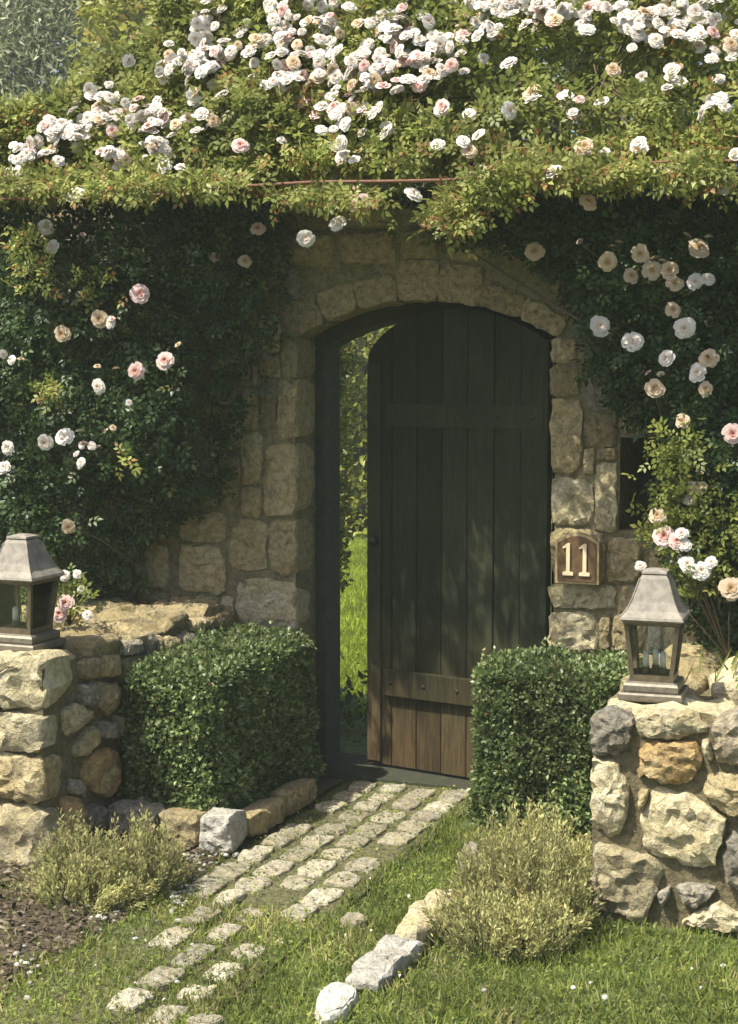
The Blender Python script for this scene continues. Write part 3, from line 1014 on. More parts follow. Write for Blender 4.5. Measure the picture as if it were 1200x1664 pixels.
# ------------------------------------------------------------------ path cobbles and edging stones
def cobble(poly, z=0.012, mat='cobble', n=16, **kw):
    return add_stone(path, poly, (0, 0, z), U3, (0, 1, 0), NU, 0.045, M[mat], name='cobblestone', n=n, round_=0.007, bulge=random.uniform(0.000, 0.005), rough=0.009, facet=0.15, **kw)


edges = [PX0 + 0.01, -0.155, -0.02, 0.118, PX1 - 0.01]
starts = [-1.64, -2.12, -2.58, -2.66]
for c in range(4):
    y = starts[c]
    while y < 0.0:
        ln = random.uniform(0.14, 0.22)
        y2 = min(y + ln, 0.015)
        low_end = y < -1.68
        if y2 - y > 0.06 and random.random() > (0.09 if low_end else 0.03):
            g = random.uniform(0.004, 0.010) if not low_end else random.uniform(0.010, 0.026)
            cobble(jit_rect(edges[c] + g, y + g, edges[c + 1] - g, y2 - g, 0.20), random.uniform(-0.002, 0.007) if not low_end else random.uniform(0.004, 0.013))
        y = y2
for px, py in ((575, 1497), (335, 1660)):
    q = ground(px, py)
    cobble(jit_rect(q[0] - 0.05, q[1] - 0.05, q[0] + 0.05, q[1] + 0.05, 0.3), 0.012)

kerbs = [
    # outline of the top in the photograph, height, material, label
    ([(511, 1628), (530, 1598), (560, 1596), (585, 1606), (560, 1640), (520, 1648)], 0.022, 'white', 'small chalk white edging stone sunk in the grass, nearest the front'),
    ([(562, 1588), (578, 1560), (640, 1512), (676, 1514), (690, 1530), (640, 1575), (612, 1592)], 0.032, 'white', 'long white edging stone lying in the grass beside the path'),
    ([(640, 1508), (660, 1480), (702, 1448), (735, 1440), (742, 1462), (700, 1500), (672, 1510)], 0.06, 'pale', 'tan edging stone half under the pale shrub by the right wall'),
    ([(748, 1400), (752, 1370), (768, 1358), (782, 1370), (778, 1398)], 0.07, 'grey', 'small grey edging stone behind the pale shrub by the right wall'),
]
for poly, h, mt, lb in kerbs:
    g = np.array([ground(a, b_, h)[:2] for a, b_ in poly])
    base = g.mean(0)
    o = link('edging_stone', stone_mesh('edging_stone', g - base, (0, 0, h), U3, (0, 1, 0), NU, h + 0.04, M[mt], bulge=0.006, n=26, round_=0.014, rough=0.010, gap=0.0, facet=0.25), None, (base[0], base[1], 0))
    tag(o, lb, 'edging stone', 'edging stones beside the path')
keep_clear = [([ground(a, b_, h)[:2] for a, b_ in poly]) for poly, h, _, _ in kerbs]
for u0, u1, h, mt, lb in [(-0.84, -0.63, 0.13, 'grey', 'grey edging stone below the left hedge, next to the low wall'),
                          (-0.62, -0.44, 0.125, 'tan', 'tan edging block below the left hedge, middle of its front row')]:
    o = link('edging_stone', stone_mesh('edging_stone', jit_rect(u0 - (u0 + u1) / 2, 0, u1 - (u0 + u1) / 2, h, 0.07), (0, 0, 0), U3, V3, NF, 0.14, M[mt], bulge=0.008, n=26, round_=0.01, facet=0.25), None, ((u0 + u1) / 2, -1.155, 0))
    tag(o, lb, 'edging stone', 'edging stones around the left hedge')
o = link('edging_stone', stone_mesh('edging_stone', jit_rect(-0.07, 0, 0.07, 0.145, 0.08), (0, 0, 0), U3, V3, NF, 0.17, M['white'], bulge=0.006, n=28, round_=0.008, facet=0.25), None, (-0.365, -1.185, 0))
tag(o, 'pale squared edging block at the corner of the left hedge bed', 'edging stone', 'edging stones around the left hedge')
for y0, y1, lb in [(-1.00, -0.68, 'shaded edging stone beside the path, just behind the pale corner block'), (-0.66, -0.36, 'shaded edging stone beside the path, touching the doorway wall')]:
    o = link('edging_stone', stone_mesh('edging_stone', jit_rect(-(y1 - y0) / 2, 0, (y1 - y0) / 2, 0.095, 0.07), (0, 0, 0), (0, 1, 0), V3, NXp, 0.10, M['tan'], bulge=0.006, n=24, facet=0.25), None, (-0.305, (y0 + y1) / 2, 0))
    tag(o, lb, 'edging stone', 'edging stones around the left hedge')

# ------------------------------------------------------------------ foliage builders
def rand_unit(n):
    return unit(rng.normal(size=(n, 3)))


def box_hedge(label, x0, x1, y0, y1, h, n):
    cx, cy = (x0 + x1) / 2, (y0 + y1) / 2
    t_ = thing('box_hedge', label, 'hedge', (cx, cy, 0), 'clipped box hedges by the doorway')
    hx, hy = (x1 - x0) / 2, (y1 - y0) / 2
    ar = np.array([2 * hx * h, 2 * hx * h, 2 * hy * h, 2 * hy * h, 4 * hx * hy])
    f = rng.choice(5, n, p=ar / ar.sum())
    a, b_ = rng.random(n) * 2 - 1, rng.random(n)
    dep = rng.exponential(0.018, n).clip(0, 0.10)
    P = np.zeros((n, 3)); N_ = np.zeros((n, 3))
    for k, nn in enumerate([(0, -1, 0), (0, 1, 0), (-1, 0, 0), (1, 0, 0), (0, 0, 1)]):
        s = f == k
        N_[s] = nn
        if k < 2: P[s] = np.c_[a[s] * hx, np.full(s.sum(), nn[1] * hy), 0.02 + b_[s] * (h - 0.02)]
        elif k < 4: P[s] = np.c_[np.full(s.sum(), nn[0] * hx), a[s] * hy, 0.02 + b_[s] * (h - 0.02)]
        else: P[s] = np.c_[a[s] * hx, (b_[s] * 2 - 1) * hy, np.full(s.sum(), h)]
    # soften the corners, then bumps
    q = np.c_[P[:, 0] / hx, P[:, 1] / hy, (P[:, 2] - h * 0.5) / (h * 0.5)]
    l = (np.abs(q) ** 9).sum(1) ** (1 / 9)
    k = np.where(q[:, 2] < -0.5, 1, 1 / np.maximum(l, 1))
    P[:, 0] *= k; P[:, 1] *= k; P[:, 2] = np.where(q[:, 2] > 0, h * 0.5 + (P[:, 2] - h * 0.5) * k, P[:, 2])
    bmp = fbm(P + np.array([cx, cy, 0]), 9.0, 3.0) * 0.032
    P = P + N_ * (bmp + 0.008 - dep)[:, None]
    nr = unit(N_ * 0.7 + rand_unit(n) * 0.9 + np.array([0, 0, 0.35]))
    yd = unit(rand_unit(n) + N_ * 0.6 + np.array([0, 0, 0.4]))
    lv, lf = leaf_t(0.62, 0.12, 0.02)
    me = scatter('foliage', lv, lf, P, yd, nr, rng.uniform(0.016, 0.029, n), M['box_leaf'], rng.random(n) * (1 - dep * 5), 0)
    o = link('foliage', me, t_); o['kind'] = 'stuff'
    # stray shoots above the last clipping
    ns = 90
    k = rng.choice(np.where((N_[:, 2] > 0.5) | (N_[:, 1] < -0.5))[0], ns)
    SP, SY, SN = [], [], []
    for q0, n0 in zip(P[k], N_[k]):
        dr = unit(n0 * 0.6 + np.array([0, 0, 0.8]) + rng.normal(0, 0.3, 3))
        for f in np.linspace(0, rng.uniform(0.03, 0.065), 6):
            SP.append(q0 + dr * f); SY.append(unit(dr + rng.normal(0, 0.8, 3))); SN.append(rng.normal(0, 1, 3))
    o = link('shoots', scatter('shoots', lv, lf, np.array(SP), np.array(SY), np.array(SN), rng.uniform(0.014, 0.024, len(SP)), M['box_leaf'], rng.uniform(0.5, 0.93, len(SP)), 0), t_); o['kind'] = 'stuff'
    br = []
    for _ in range(40):
        x, y = random.uniform(-hx, hx) * 0.85, random.uniform(-hy, hy) * 0.85
        br.append(([(x * 0.3, y * 0.3, 0), (x * 0.8, y * 0.8, h * 0.45), (x, y, h * 0.93)], [0.012, 0.008, 0.003]))
    o = link('stems', tubes_mesh('stems', br, M['bark'], 5), t_); o['kind'] = 'stuff'
    # twiggy dark heart
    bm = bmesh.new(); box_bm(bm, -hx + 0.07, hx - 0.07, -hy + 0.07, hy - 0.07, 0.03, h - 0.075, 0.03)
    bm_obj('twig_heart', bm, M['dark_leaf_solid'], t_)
    return t_


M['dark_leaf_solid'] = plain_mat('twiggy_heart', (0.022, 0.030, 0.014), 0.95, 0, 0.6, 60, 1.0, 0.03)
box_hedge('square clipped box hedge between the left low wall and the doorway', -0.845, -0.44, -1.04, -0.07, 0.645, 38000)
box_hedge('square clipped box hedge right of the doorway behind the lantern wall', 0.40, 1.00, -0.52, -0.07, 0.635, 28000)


def shrub(label, loc, lobes, n, nst, lsize=(0.010, 0.024)):
    """lobes: x, y, rx, ry, height, share; upright twigs with small leaves all along, ragged at the rim"""
    t_ = thing('grey_shrub', label, 'shrub', loc, 'low pale shrubs by the walls')
    B, T_ = [], []
    for lx, ly, rx, ry, h, sh in lobes:
        k = int(nst * sh)
        th = rng.random(k) * 2 * math.pi
        rr = np.sqrt(rng.random(k)) * rng.uniform(0.85, 1.18, k)
        tp = np.c_[lx + rr * np.cos(th) * rx, ly + rr * np.sin(th) * ry, h * (1.0 - 0.55 * rr ** 2).clip(0.18, 1) * np.where(rng.random(k) < 0.16, rng.uniform(1.15, 1.4, k), rng.uniform(0.60, 1.12, k))]
        bs = np.c_[lx + (tp[:, 0] - lx) * 0.6, ly + (tp[:, 1] - ly) * 0.6, np.full(k, -0.01)]
        B.append(bs); T_.append(tp)
    base, tip = np.vstack(B), np.vstack(T_)
    nst = len(tip)
    i = rng.integers(0, nst, n)
    q = rng.beta(2.0, 1.0, n)
    P = base[i] + (tip - base)[i] * q[:, None] + rng.normal(0, 0.007, (n, 3))
    d = unit(tip - base)[i]
    yd = unit(d * 0.9 + rand_unit(n) * 0.75)
    lv, lf = leaf_t(0.34, 0.05, 0.0)
    tw = rng.normal(0.42, 0.16, nst)[i]
    me = scatter('foliage', lv, lf, P, yd, rand_unit(n) + np.array([0, -0.3, 0.5]), rng.uniform(*lsize, n), M['shrub_leaf'], np.clip(tw + rng.normal(0, 0.16, n) + 0.25 * (q - 0.6), 0, 1), 0)
    o = link('foliage', me, t_); o['kind'] = 'stuff'
    o = link('twigs', tubes_mesh('twigs', [([tuple(base[k]), tuple((base[k] + tip[k]) / 2 + rng.normal(0, 0.006, 3)), tuple(tip[k])], [0.0026, 0.002, 0.001]) for k in range(nst)], M['twig'], 3), t_); o['kind'] = 'stuff'
    return t_


shrub('low yellowish grey shrub on the soil before the left low wall', (-0.53, -1.70, 0), [(-0.10, 0.03, 0.20, 0.18, 0.20, 0.4), (0.12, 0.05, 0.17, 0.18, 0.23, 0.35), (0.0, -0.12, 0.25, 0.12, 0.13, 0.25)], 14000, 360)
shrub('bushy yellowish grey shrub leaning on the right low wall, largest of the two', (0.86, -1.46, 0), [(0.0, 0.32, 0.20, 0.20, 0.27, 0.26), (-0.06, 0.04, 0.17, 0.22, 0.28, 0.24), (0.10, -0.02, 0.17, 0.18, 0.28, 0.2), (-0.02, -0.26, 0.20, 0.15, 0.17, 0.16), (0.14, -0.24, 0.14, 0.14, 0.17, 0.10), (-0.16, 0.24, 0.08, 0.12, 0.16, 0.04)], 28000, 680)

# ------------------------------------------------------------------ climbing roses
def blossom_mesh(name, mat, seed, openness=1.0, dia=1.0):
    """a double rose seen face on: petals in whorls round a closed heart; unit diameter, facing +Z"""
    rn = random.Random(seed)
    V, Fc, T = [], [], []
    whorls = [(6, 0.50, 0.20, 0.05), (6, 0.42, 0.42, 0.10), (5, 0.32, 0.75, 0.15), (5, 0.22, 1.15, 0.18), (4, 0.13, 1.5, 0.18)]
    for wi, (n, ln, lift, z0) in enumerate(whorls):
        lift *= openness
        for k in range(n):
            a = 2 * math.pi * (k + 0.5 * wi) / n + rn.uniform(-0.2, 0.2)
            wd = ln * rn.uniform(0.80, 1.05)
            lf = lift * rn.uniform(0.8, 1.25)
            L = ln * rn.uniform(0.88, 1.1)
            o = len(V)
            for iu, u in enumerate((0.0, 0.45, 0.85, 1.0)):
                for iv, v in enumerate((-1, 0, 1)):
                    hw_ = wd * 0.5 * (0.35, 0.95, 1.05, 0.62)[iu]
                    ang = lf * (1 - 0.5 * u)
                    x = L * u * math.cos(ang) + 0.02
                    z = z0 + L * u * math.sin(ang) - (0.07 * ln if iu == 3 else 0) + (0.10 * wd * v * v if wi else 0.05 * wd * v * v)
                    y = hw_ * v
                    z += rn.uniform(-0.012, 0.012)
                    V.append((x * math.cos(a) - y * math.sin(a), x * math.sin(a) + y * math.cos(a), z * 0.8))
                    T.append(min(1, (math.hypot(x, y)) / 0.42))
            for iu in range(3):
                for iv in range(2):
                    Fc.append((o + iu * 3 + iv, o + iu * 3 + iv + 1, o + iu * 3 + iv + 4, o + iu * 3 + iv + 3))
    V = np.array(V)
    return mesh_np(name, V, np.array(Fc), mat, T, True)


BL = {}
for key, mt in (('w', 'petal_white'), ('c', 'petal_cream'), ('p', 'petal_pink')):
    BL[key] = [blossom_mesh('blossom', M[mt], 10 * i + ord(key), op) for i, op in enumerate((1.0, 0.75, 1.3, 1.7, 1.05))]

BUDS = [blossom_mesh('bud', M[mt], 91 + i, 3.2) for i, mt in enumerate(('petal_pink', 'petal_white', 'petal_cream'))]
SP5, SF5 = spray_t(2)
SP7, SF7 = spray_t(3, 0.5)


def put_blossom(parent, p, facing, dia, kind):
    me = random.choice(BL[kind])
    o = bpy.data.objects.new('blossom', me)
    COL.objects.link(o)
    o.parent = parent
    f = Vector(facing).normalized()
    o.location = Vector(p) - parent.location
    o.rotation_mode = 'QUATERNION'
    o.rotation_quaternion = f.to_track_quat('Z', 'Y') @ Matrix.Rotation(random.uniform(0, 6.28), 3, 'Z').to_quaternion()
    o.scale = (dia,) * 3
    return o


def rose_foliage(parent, P, N_, mat, size=(0.07, 0.115), name='foliage', up=0.25, tint=None):
    n = len(P)
    nr = unit(N_ * 0.8 + rand_unit(n) * 0.75 + np.array([0, 0, up]))
    yd = unit(rand_unit(n) + N_ * 0.35 + np.array([0, 0, -0.25]))
    me = scatter(name, SP5, SF5, P - np.array(parent.location), yd, nr, rng.uniform(size[0], size[1], n), mat, tint)
    o = link(name, me, parent)
    o['kind'] = 'stuff'
    return o


# the sunny bank of roses rising behind the eave: a slope Y = EY + SL (z - EZ)
SL, EY, EZ = 0.60, -0.56, 2.50
BN = unit(np.array([0, -1.0, SL]))                          # outward normal of the slope
BD = BN @ np.array([0, EY, EZ])


def bank_top(x):
    return np.interp(x, [-3.2, -2.5, -2.1, -1.75, -1.45, -1.2, -0.95, -0.62, -0.46, -0.08, 0.12, 0.35, 4], [2.50, 2.55, 2.63, 2.74, 2.88, 3.18, 3.60, 3.58, 3.22, 3.18, 3.6, 4.2, 4.3])


def bank(label, x0, x1, n, loc):
    t_ = thing('climbing_rose', label, 'climbing rose', loc, 'climbing roses over the garden wall')
    x = rng.uniform(x0, x1, n)
    zt = bank_top(x)
    s = rng.random(n) ** 0.9
    z = EZ + 0.13 + (zt - EZ - 0.1).clip(0.02, 9) * s
    P = np.c_[x, EY + SL * (z - EZ), z]
    off = fbm(P, 2.6, 9.0) * 0.13 + fbm(P, 7.0, 4.0) * 0.07 - rng.exponential(0.07, n) + 0.05
    P = P + BN * off[:, None]
    tint = np.clip(0.46 + 0.30 * fbm(P, 1.6, 21.0) + rng.normal(0, 0.22, n), 0, 0.92)
    rust = fbm(P, 3.3, 55.0) + rng.normal(0, 0.12, n) > 0.52
    tint[rust] = 1.0
    rose_foliage(t_, P, np.tile(BN, (n, 1)), M['rose_leaf'], tint=tint)
    # a soft apron that spills over the rod
    m_ = n // 4
    x = rng.uniform(x0, x1, m_)
    ln = 0.02 + 0.07 * (fbm(np.c_[x, x * 0, x * 0], 2.3, 2.0) + 0.5).clip(0, 1)
    q = rng.random(m_)
    P = np.c_[x, EY + rng.normal(0.16, 0.09, m_), EZ + 0.10 - ln * q]
    rose_foliage(t_, P, np.tile((0, -1.0, 0.2), (m_, 1)), M['rose_leaf'], (0.06, 0.10), up=0.1)
    # wood inside the bank
    cn = []
    for _ in range(26):
        a = random.uniform(x0, x1)
        pts = []
        for k in range(6):
            f = k / 5
            xk = a + f * random.uniform(-0.5, 0.5)
            zk = EZ + (float(bank_top(xk)) - EZ) * (1 - f) * random.uniform(0.75, 1.0)
            pts.append((xk - loc[0], EY + SL * (zk - EZ) + 0.03 - loc[1], zk + 0.02 - loc[2]))
        cn.append((pts, [0.008, 0.007, 0.006, 0.005, 0.004, 0.003]))
    o = link('canes', tubes_mesh('canes', cn, M['cane'], 5), t_)
    o['kind'] = 'stuff'
    return t_


ROSES = []
bankL = bank('sunlit rose bank sloping down to the silvery tree, strewn with white blossoms', -3.4, -0.80, 12500, (-2.0, -0.3, 2.45))
bankM = bank('sunlit rose bank with white blossom clusters below the dark evergreen, over the doorway', -0.80, 0.05, 5200, (-0.4, -0.3, 2.45))
bankR = bank('sunlit rose bank with white blossoms along its crest, above the dark niche', 0.05, 3.0, 16000, (1.0, -0.3, 2.45))
top = [(50, 250, 25, 15, 9), (80, 220, 15, 12, 6), (115, 210, 30, 18, 11), (170, 180, 35, 25, 19), (185, 250, 35, 12, 10), (240, 190, 30, 15, 11), (255, 225, 20, 25, 11), (278, 272, 10, 6, 2), (325, 185, 20, 26, 8),
       (358, 160, 10, 8, 2), (310, 105, 40, 22, 17), (335, 40, 20, 36, 13), (350, 80, 40, 25, 12), (392, 80, 25, 30, 9), (470, 55, 32, 45, 26), (530, 30, 25, 38, 22), (478, 128, 38, 12, 13), (550, 190, 25, 40, 15),
       (582, 118, 40, 30, 28), (395, 243, 6, 6, 1), (20, 290, 8, 14, 2), (120, 318, 6, 10, 2), (545, 240, 10, 10, 2), (558, 262, 6, 6, 1), (630, 50, 28, 18, 14), (665, 50, 22, 26, 14), (620, 105, 20, 20, 12), (682, 100, 40, 25, 22),
       (730, 75, 25, 12, 7), (775, 45, 25, 20, 16), (830, 103, 3, 3, 1), (800, 12, 40, 18, 18), (880, 12, 50, 20, 20), (960, 18, 60, 22, 24), (1030, 38, 30, 22, 17), (1090, 28, 40, 26, 17), (1150, 18, 40, 26, 18), (1138, 78, 3, 3, 1),
       (1180, 80, 18, 18, 5), (1105, 130, 25, 15, 6), (1155, 165, 16, 22, 4), (930, 165, 18, 14, 4), (860, 165, 10, 10, 2), (828, 190, 6, 10, 1), (725, 178, 10, 6, 2), (765, 190, 8, 6, 1), (630, 210, 8, 8, 2), (610, 180, 15, 10, 5),
       (765, 230, 10, 8, 2), (1035, 240, 10, 8, 2), (1100, 280, 4, 4, 1), (1190, 300, 8, 8, 1), (665, 315, 4, 4, 1), (590, 330, 6, 10, 2), (900, 283, 5, 8, 2), (425, -30, 60, 20, 14)]
for cx, cy, rx, ry, k in top:
    for _ in range(int(k * (2.1 if cx < 340 else 1.5)) if k > 3 else k):
        px, py = cx + random.gauss(0, rx * 0.72), cy + random.gauss(0, ry * 0.8)
        p = hit(px, py, BN, BD + random.uniform(0.04, 0.15))
        if py > 300:
            p = hit(px, py, (0, 1, 0), EY - 0.10)
        kd = 'w' if random.random() < 0.82 else random.choice('cp')
        ROSES.append((p, kd, random.uniform(0.036, 0.064) if k > 3 else random.uniform(0.055, 0.075)))
for _ in range(34):      # single blooms strewn between the clusters
    px, py = random.uniform(-30, 1230), random.uniform(20, 260)
    p = hit(px, py, BN, BD + random.uniform(0.05, 0.12))
    if p[2] < bank_top(p[0]):
        ROSES.append((p, random.choice('wwwc'), random.uniform(0.035, 0.06)))
over = [r for r in ROSES if r[0][0] > 0.05]
over.sort(key=lambda r: -r[2])
drop = {id(r) for r in over[285:]}
ROSES = [r for r in ROSES if id(r) not in drop]
for p, kd, dm in ROSES:
    put_blossom(bankL if p[0] < -0.80 else bankR if p[0] > 0.05 else bankM, p, (random.gauss(0.1, 0.55), -1 + random.gauss(0, 0.35), 0.75 + random.gauss(0, 0.5)), dm, kd)
for px, py, kd in [(980, 290, 'c'), (955, 330, 'c'), (950, 240, 'c'), (720, 355, 'c'), (550, 365, 'w'), (497, 388, 'w'), (1100, 278, 'c')]:
    p = hit(px, py, (0, 1, 0), EY - 0.06)
    put_blossom(bankL if p[0] < -0.80 else bankR if p[0] > 0.05 else bankM, p, (0.2 + random.gauss(0, .3), -1, 0.2 + random.gauss(0, .3)), 0.070, kd)
# trailing sprays over the rod, right of the middle
trail = []
for cx, cy, rx, ry, k in [(740, 345, 45, 35, 220), (800, 300, 45, 30, 200), (480, 318, 50, 12, 60), (570, 322, 60, 14, 90), (1130, 285, 80, 30, 260), (960, 282, 90, 22, 250), (860, 280, 50, 20, 140), (200, 300, 80, 16, 200), (330, 298, 80, 12, 170), (60, 302, 70, 16, 200)]:
    for _ in range(k):
        trail.append(hit(cx + random.gauss(0, rx * 0.5), cy + random.gauss(0, ry * 0.5), (0, 1, 0), EY + random.uniform(-0.20, 0.02)))
trail = np.array(trail)
rose_foliage(bankR, trail, np.tile((0, -1.0, 0.3), (len(trail), 1)), M['rose_leaf'], (0.06, 0.1), name='trailing_foliage')

# hanging masses on the wall face
def hanging(label, outline, n, depth, loc, extra=None):
    t_ = thing('wall_rose', label, 'climbing rose', loc, 'roses trained on the wall face')
    poly = np.array([onwall(a, b_, -0.2)[[0, 2]] for a, b_ in outline])
    mn, mx_ = poly.min(0), poly.max(0)
    pts = []
    while len(pts) < n:
        q = mn + (mx_ - mn) * rng.random((4000, 2))
        ins = np.zeros(len(q), bool)
        j = len(poly) - 1
        dist = np.full(len(q), 9.0)
        for i in range(len(poly)):
            xi, zi, xj, zj = *poly[i], *poly[j]
            cnd = ((zi > q[:, 1]) != (zj > q[:, 1])) & (q[:, 0] < (xj - xi) * (q[:, 1] - zi) / (zj - zi + 1e-12) + xi)
            ins ^= cnd
            ab = poly[j] - poly[i]
            tt = (((q - poly[i]) @ ab) / (ab @ ab)).clip(0, 1)
            dist = np.minimum(dist, np.linalg.norm(q - poly[i] - tt[:, None] * ab, axis=1))
            j = i
        for a, d in zip(q[ins], dist[ins]):
            if random.random() < 0.25 + d / 0.12:
                pts.append((a[0], a[1], d))
    pts = np.array(pts[:n])
    out = depth * np.minimum(1, (pts[:, 2] / 0.35)) ** 0.6
    P = np.c_[pts[:, 0], -0.05 - out * 0.0, pts[:, 1]]
    lump = fbm(P, 2.8, 31.0) * 0.14 + fbm(P, 7.0, 3.0) * 0.06
    P[:, 1] = -0.06 - (out + lump * np.minimum(1, pts[:, 2] / 0.2)) .clip(0.0, 9) * (1 - rng.beta(1.0, 2.6, n))
    tint = np.clip(0.35 + rng.normal(0, 0.24, n), 0, 0.95)
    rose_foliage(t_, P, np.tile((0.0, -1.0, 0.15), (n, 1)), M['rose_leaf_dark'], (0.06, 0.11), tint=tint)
    cn = []
    for _ in range(18):
        a, c = pts[random.randrange(n)], pts[random.randrange(n)]
        mid = ((a[0] + c[0]) / 2, (a[1] + c[1]) / 2)
        cn.append(([(a[0] - loc[0], -0.05 - loc[1], a[1] - loc[2]), (mid[0] - loc[0], -0.05 - depth * 0.5 - loc[1], mid[1] - loc[2]), (c[0] - loc[0], -0.05 - loc[1], c[1] - loc[2])], [0.006, 0.006, 0.004]))
    o = link('canes', tubes_mesh('canes', cn, M['cane'], 5), t_); o['kind'] = 'stuff'
    return t_


wrL = hanging('dark shaded rose with scattered pale pink blossoms, on the wall above the left lantern', [(-480, 290), (470, 300), (455, 420), (425, 560), (385, 690), (372, 800), (300, 845), (225, 900), (190, 1000), (-240, 1010), (-300, 820), (-420, 640)], 13000, 0.42, (-1.9, -0.1, 0.75))
wrR = hanging('shaded rose with cream blossoms, on the wall right of the arched door', [(640, 300), (690, 375), (800, 405), (880, 440), (925, 500), (950, 600), (1000, 670), (1062, 705), (1060, 860), (1075, 910), (1110, 1000), (1140, 1060), (1420, 1060), (1420, 290)], 9000, 0.30, (1.5, -0.1, 0.7))
for px, py, kd, dm in [(75, 370, 'w', .07), (88, 402, 'w', .07), (228, 478, 'p', .078), (163, 518, 'c', .074), (181, 524, 'w', .055), (103, 543, 'c', .074), (270, 587, 'p', .072), (223, 603, 'p', .074), (162, 628, 'w', .066), (75, 718, 'w', .075), (106, 711, 'w', .078),
                       (134, 724, 'w', .035), (150, 725, 'w', .04), (133, 752, 'w', .045), (125, 738, 'w', .03), (14, 728, 'w', .062), (8, 760, 'w', .06), (112, 855, 'c', .06), (420, 373, 'p', .06), (350, 420, 'c', .055), (398, 425, 'c', .055), (20, 585, 'w', .04), (5, 575, 'w', .04), (210, 655, 'w', .03)]:
    p = hit(px, py, (0, 1, 0), -0.56 if px < 330 else -0.30)
    put_blossom(wrL, p, (0.25 + random.gauss(0, 0.32), -1, 0.25 + random.gauss(0, 0.32)), dm, kd)
for px, py, kd, dm in [(988, 425, 'c', .07), (1040, 413, 'c', .068), (1060, 440, 'c', .07), (1025, 450, 'c', .06), (1135, 405, 'c', .08), (1090, 440, 'c', .07), (1096, 462, 'c', .065), (1130, 458, 'w', .06), (1150, 455, 'w', .055), (1093, 505, 'c', .06), (1113, 533, 'w', .078),
                       (975, 530, 'w', .08), (1029, 556, 'w', .078), (1085, 583, 'w', .068), (1152, 583, 'c', .068), (1136, 606, 'w', .072), (1146, 632, 'c', .055), (1064, 632, 'c', .072), (1110, 685, 'c', .055), (1190, 705, 'p', .07), (1135, 795, 'c', .065), (1122, 812, 'w', .05), (870, 410, 'c', .075)]:
    p = hit(px, py, (0, 1, 0), -0.42 if px > 900 else -0.3)
    put_blossom(wrR, p, (0.15 + random.gauss(0, 0.32), -1, 0.25 + random.gauss(0, 0.32)), dm, kd)
# each bloom on its own stem, with a few leaves round it and buds beside some
for plant in (wrL, wrR):
    org = np.array(plant.location)
    st, sp, bd = [], [], []
    for ch in [c for c in plant.children if c.name.startswith('blossom')]:
        p = np.array(ch.location) + org
        foot = p + np.array([random.uniform(-0.15, 0.15), 0.0, random.uniform(-0.28, -0.10)])
        foot[1] = max(p[1] + 0.22, -0.12)
        mid = (p + foot) / 2 + np.array([0, -0.02, 0.03])
        st.append(([tuple(foot - org), tuple(mid - org), tuple(p + np.array([0, 0.012, 0]) - org)], [0.0045, 0.0035, 0.0025]))
        for _ in range(random.randint(3, 6)):
            sp.append(p + np.array([random.gauss(0, 0.05), random.uniform(0.02, 0.08), random.gauss(-0.035, 0.05)]))
        if random.random() < 0.5:
            for _ in range(random.randint(1, 3)):
                b0 = p + np.array([random.gauss(0, 0.06), random.uniform(-0.01, 0.03), random.uniform(-0.02, 0.08)])
                bd.append(b0)
                st.append(([tuple(mid - org), tuple((mid + b0) / 2 - org), tuple(b0 - org)], [0.003, 0.0025, 0.002]))
    o = link('stems', tubes_mesh('stems', st, M['green_cane'], 5), plant); o['kind'] = 'stuff'
    sp = np.array(sp)
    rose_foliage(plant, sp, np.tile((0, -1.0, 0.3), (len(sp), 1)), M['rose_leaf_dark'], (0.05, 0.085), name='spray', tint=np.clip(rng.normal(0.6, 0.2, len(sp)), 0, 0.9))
    for b0 in bd:
        o = link('bud', random.choice(BUDS), plant, tuple(b0 - org))
        o.rotation_euler = (random.uniform(-0.3, 0.9), random.uniform(-0.5, 0.5), random.uniform(0, 6))
        o.scale = (random.uniform(0.026, 0.036),) * 3
# lit leafy sprigs standing out of the shade
sp = []
for cx, cy, rx, ry, k, yy in [(80, 632, 40, 14, 26, -0.62), (205, 750, 22, 14, 10, -0.60), (50, 440, 40, 30, 40, -0.6), (150, 470, 40, 30, 30, -0.55), (40, 390, 40, 25, 40, -0.6)]:
    for _ in range(k):
        sp.append(hit(cx + random.gauss(0, rx * .5), cy + random.gauss(0, ry * .5), (0, 1, 0), yy + random.uniform(-.03, .05)))
sp = np.array(sp)
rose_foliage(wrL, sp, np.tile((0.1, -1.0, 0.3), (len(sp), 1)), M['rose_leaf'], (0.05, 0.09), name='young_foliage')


def low_rose(label, blobs, blooms, yref, loc, base):
    t_ = thing('rose_bush', label, 'rose bush', loc, 'low roses beside the lanterns')
    P = []
    for cx, cy, rx, ry, k in blobs:
        for _ in range(k):
            P.append(hit(cx + random.gauss(0, rx * .5), cy + random.gauss(0, ry * .5), (0, 1, 0), yref + random.gauss(0, 0.06)))
    P = np.array(P)
    rose_foliage(t_, P, np.tile((0, -0.8, 0.5), (len(P), 1)), M['rose_leaf'], (0.05, 0.085), tint=np.clip(rng.normal(0.25, 0.2, len(P)), 0, 0.9))
    cn = []
    for cx, cy, kd, dm in blooms:
        p = hit(cx, cy, (0, 1, 0), yref - 0.10)
        put_blossom(t_, p, (0.3, -1, 0.35), dm, kd)
        b0 = np.array(base) - np.array(loc)
        p1 = p - np.array(loc) + np.array([0, 0.02, 0])
        cn.append(([tuple(b0), tuple((b0 + p1) / 2 + np.array([0, -0.03, 0.02])), tuple(p1)], [0.004, 0.003, 0.002]))
    o = link('canes', tubes_mesh('canes', cn, M['cane'], 5), t_); o['kind'] = 'stuff'
    return t_


